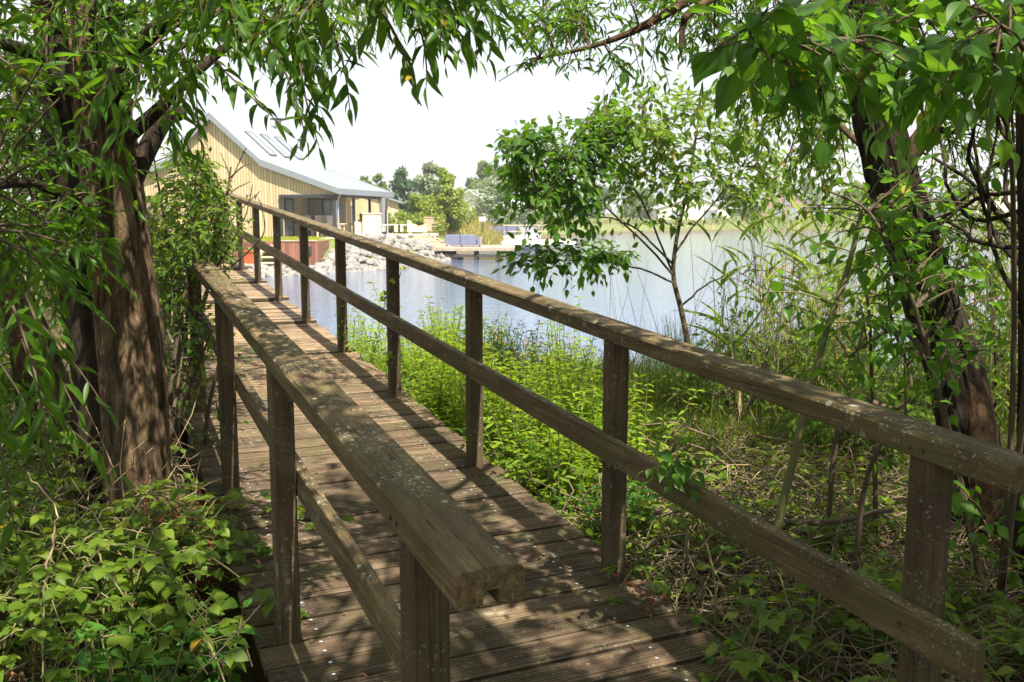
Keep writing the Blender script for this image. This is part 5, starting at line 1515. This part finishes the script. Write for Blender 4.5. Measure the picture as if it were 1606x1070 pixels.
# twining vine on the fourth right post, seedling at the lower rail
p4 = bl(AR, POSTS[3]); zz = float(base(POSTS[3]))
vn = empty('twining_vine', (p4[0], p4[1], zz), 'thin vine twining up the right post that stands in the sunlit plants', 'vine')
mb, lv = MB(), Leaves()
u_ = np.linspace(0, 1, 60); c = np.column_stack([np.cos(u_*13)*.056, np.sin(u_*13)*.056, .02+u_*.85])+rng.normal(0, .003, (60, 3))
mb.tube(c, .003, 4, 1); i_ = rng.integers(3, 60, 16); a = rng.uniform(0, 6.3, 16)
lv.add(c[i_], np.column_stack([np.cos(a), np.sin(a), rng.uniform(-.4, .4, 16)]), UP+rng.normal(0, .4, (16, 3)), .06, .04)
lv.into(mb, HEART, 0); mb.build('stem_and_leaves', [M['herb'], M['deadtwig']], vn)
wood, lv = MB(), Leaves()
o0 = bl(AR+.16, 2.62); c = limb(wood, [o0, o0+np.array((.01, 0, .35)), Wp(1072, 745, 3.1), Wp(1062, 722, 2.98)], .006, .003, 5, 14)
for b_ in ((1008, 728), (1030, 700), (1105, 712), (1098, 742), (1048, 756), (1075, 690), (1018, 748), (1060, 735), (1085, 760)):
    spray(wood, lv, c[-1], Wp(*b_, 2.9+rng.normal(0, .03)), .12, .002, .085, .52, .024, .2, down=.3, n=3)
finish('leafy dogwood seedling poking through over the lower right rail', 'seedling', 'seedling', o0, wood, [M['twig_green']], [(lv, OVATE, M['dogwood'])], 'stem')

# ---- stuff: bank grass, ground cover, dead straw and leaf litter
def place(n, fn):
    p = np.array([fn() for _ in range(n)])
    z = ground_z(p[:, 0], p[:, 1]); k = z > WATER
    return np.column_stack([p, z])[k]
def bxy(a, t): return (a*cth-t*sth, a*sth+t*cth)
P = place(9000, lambda: bxy(AR+.12+rng.uniform(0, 1)**.8*2.6, rng.uniform(4.6, 8.6)))
P2 = place(4200, lambda: (rng.uniform(.8, 5.5), rng.uniform(5.6, 9.6)))
grassfield('bank_grass', np.vstack([P, P2]), .32, .006, M['grass'], 'fresh green grass over the bank right of the footbridge')
lv = Leaves()
P = place(9000, lambda: bxy(AR+.1+rng.uniform(0, 1)*2.3, rng.uniform(3.4, 8.6)))
n = len(P); P[:, 2] += rng.uniform(.01, .22, n)
a = rng.uniform(0, 6.3, n)
lv.add(P, np.column_stack([np.cos(a), np.sin(a), rng.uniform(-.4, .5, n)]), UP+rng.normal(0, .4, (n, 3)), .05*rng.uniform(.5, 1.4, n), .026*rng.uniform(.6, 1.3, n))
mb = MB(); lv.into(mb, OVATE2); tag(mb.build('ground_cover', M['herb']), 'small bright leaves covering the sunlit bank between the herbs', 'ground cover', kind='stuff')
lv = Leaves()
P = place(6000, lambda: (rng.uniform(-4.5, -.8), rng.uniform(2.6, 7.0)) if rng.random() < .6 else bxy(AR+.15+rng.uniform(0, 2.4), rng.uniform(.9, 4.5)))
keep = ~((P[:, 0]*cth+P[:, 1]*sth > AL-.12) & (P[:, 0]*cth+P[:, 1]*sth < AR+.12)); P = P[keep]
n = len(P); P[:, 2] += rng.uniform(.01, .12, n); a = rng.uniform(0, 6.3, n)
lv.add(P, np.column_stack([np.cos(a), np.sin(a), rng.uniform(-.3, .4, n)]), UP+rng.normal(0, .4, (n, 3)), .048*rng.uniform(.5, 1.4, n), .03*rng.uniform(.6, 1.3, n))
mb = MB(); lv.into(mb, OVATE2); tag(mb.build('low_weeds', M['bramble']), 'low small-leaved weeds on the shady ground under the trees', 'weeds', kind='stuff')
mb = MB()
def straws(n, fn, L, r, zmax, mat, up=.25):
    P = place(n, fn)
    for p in P:
        a = rng.uniform(0, 6.3); l_ = L*rng.uniform(.3, 1.2); d = np.array((math.cos(a), math.sin(a), rng.normal(0, up)))*l_
        z = np.array((0, 0, rng.uniform(0, zmax)+.01)); bend = np.append(rng.normal(0, .12*l_, 2), abs(rng.normal(0, .15*l_)))
        c = np.array([p+z-d/2, p+z+bend*.8-d*.15, p+z+bend-d*-.2, p+z+d/2]); c[:, 2] = np.maximum(c[:, 2], p[2]-.01)
        mb.tube(c, r*rng.uniform(.5, 1.3), 3, mat, cap=False)
offb = lambda p: p
straws(3600, lambda: bxy(AR+.16+rng.uniform(0, 1)*2.2, rng.uniform(.9, 5.0)), .34, .0022, .16, 0)
straws(700, lambda: bxy(AR+.16+rng.uniform(0, 1)*2.2, rng.uniform(1.2, 5.0)), .55, .004, .22, 1)
straws(420, lambda: bxy(AL-.2-rng.uniform(0, 1)*1.8, rng.uniform(2.7, 6.0)), .45, .0025, .22, 1, .5)
straws(150, lambda: bxy(AL-.16-rng.uniform(0, 1)*.5, rng.uniform(3.6, 5.5)), .45, .002, .45, 0, .8)
straws(1500, lambda: (rng.uniform(.6, 3.2), rng.uniform(4.2, 7.6)), .36, .002, .2, 0, .5)
tag(mb.build('dead_straw_litter', [M['straw'], M['deadtwig']]), 'tangle of dead straw and thin twigs on the ground beside the bridge', 'litter', kind='stuff')
lv = Leaves()
P = place(2600, lambda: bxy(AR+.1+rng.uniform(0, 1)*2.4, rng.uniform(.8, 4.6)) if rng.random() < .6 else bxy(AL-.15-rng.uniform(0, 2), rng.uniform(2.6, 5.5)))
n = len(P); P[:, 2] += rng.uniform(0, .06, n)
lv.add(P, rng.normal(0, 1, (n, 3))*np.array((1, 1, .25)), UP+rng.normal(0, .5, (n, 3)), .05*rng.uniform(.5, 1.3, n), .03)
mb = MB(); lv.into(mb, OVATE2); tag(mb.build('leaf_litter', M['deadleaf']), 'brown fallen leaves on the ground under the trees', 'litter', kind='stuff')
# fallen bits on the deck
lv = Leaves()
a = rng.uniform(AL, AR, 150); t_ = rng.uniform(1.2, 6, 150)
P = np.array([(*bxy(x, t), float(zdeck(np.array(t)))+.006) for x, t in zip(a, t_)]); n = len(P)
lv.add(P, rng.normal(0, 1, (n, 3))*np.array((1, 1, .05)), UP+rng.normal(0, .15, (n, 3)), .022*rng.uniform(.5, 1.6, n), .010)
mb = MB(); lv.into(mb, OVATE2); tag(mb.build('fallen_leaves', M['deadleaf']), 'tiny dry leaves scattered over the deck boards', 'litter', kind='stuff')
# russet dry stalks by the left deck edge
for lab, q in (('russet-brown dry weed at the left deck edge beside the willow foot', bl(AL-.30, 4.0)), ('russet dry weed patch against the right post at the deck', bl(AR+.02, 2.86))):
    mb, lv = MB(), Leaves(); big = 'willow' in lab
    for k in range(120 if big else 14):
        b_ = np.array((rng.normal(0, .012), rng.normal(0, .012), -.02)); tip = b_+np.array((rng.normal(0, .17 if big else .08), rng.normal(0, .22 if big else .08), rng.uniform(.05, .5 if big else .12)))
        c = curve([b_, (b_+tip)/2+rng.normal(0, .03, 3), tip], 7); mb.tube(c, .0016, 3, 1, cap=False)
        n_ = 5; i_ = rng.integers(2, 7, n_); lv.add(c[i_], rng.normal(0, 1, (n_, 3)), rng.normal(0, 1, (n_, 3)), .03, .013)
    mb.tube([(0, 0, -.06), (0, 0, .012)], [.02, .012], 8, 1)
    lv.into(mb, LANCE2, 0); o = mb.build('dry_weed', [M['reddry'], M['reddry']]); o.location = tuple(q+(0, 0, 0 if big else .19)); tag(o, lab, 'dry weed')
# a fallen branch and long runners
for lab, q, r_ in (('fallen grey branch lying in the straw behind the lower right rail', [(1000, 800, 4.6), (1150, 812, 4.4), (1290, 820, 4.0), (1400, 800, 3.7)], .022),
                   ('bent dry cane leaning between the brambles under the right rails', [(1190, 1040, 2.9), (1260, 990, 3.0), (1310, 950, 3.1)], .007),
                   ('long yellowish bramble runner arching through the lower left corner', [(52, 1070, 3.0), (62, 960, 3.0), (80, 860, 3.05), (88, 800, 3.1), (40, 740, 3.2)], .005),
                   ('pale dead stick lying across the lower left undergrowth', [(-20, 995, 3.3), (140, 990, 3.35), (270, 975, 3.5)], .006)):
    pts = np.array([Wp(*a) for a in q]); cen = pts.mean(0)
    mb = MB(); mb.tube(curve(pts-cen, 24)+rng.normal(0, .004, (24, 3)), np.linspace(r_, r_*.5, 24), 6, 0)
    o = mb.build('dead_branch', [M['deadtwig'] if r_ != .005 else M['straw']]); o.location = tuple(cen); tag(o, lab, 'branch')

# ================================================================== HAZE: thin summer air over the lake
HZ = True
if HZ:
    m = NT('haze_air')
    pv = m.n('ShaderNodeVolumePrincipled', **{'Density': .0008, 'Anisotropy': .35})
    pv.inputs['Color'].default_value = (.93, .96, 1, 1)
    m.l(pv.outputs[0], m.out.inputs['Volume'])
    mb = MB(); mb.box((0, 870, 10), (1810, 1870, 26))
    tag(mb.build('haze', m.mat), kind='stuff')
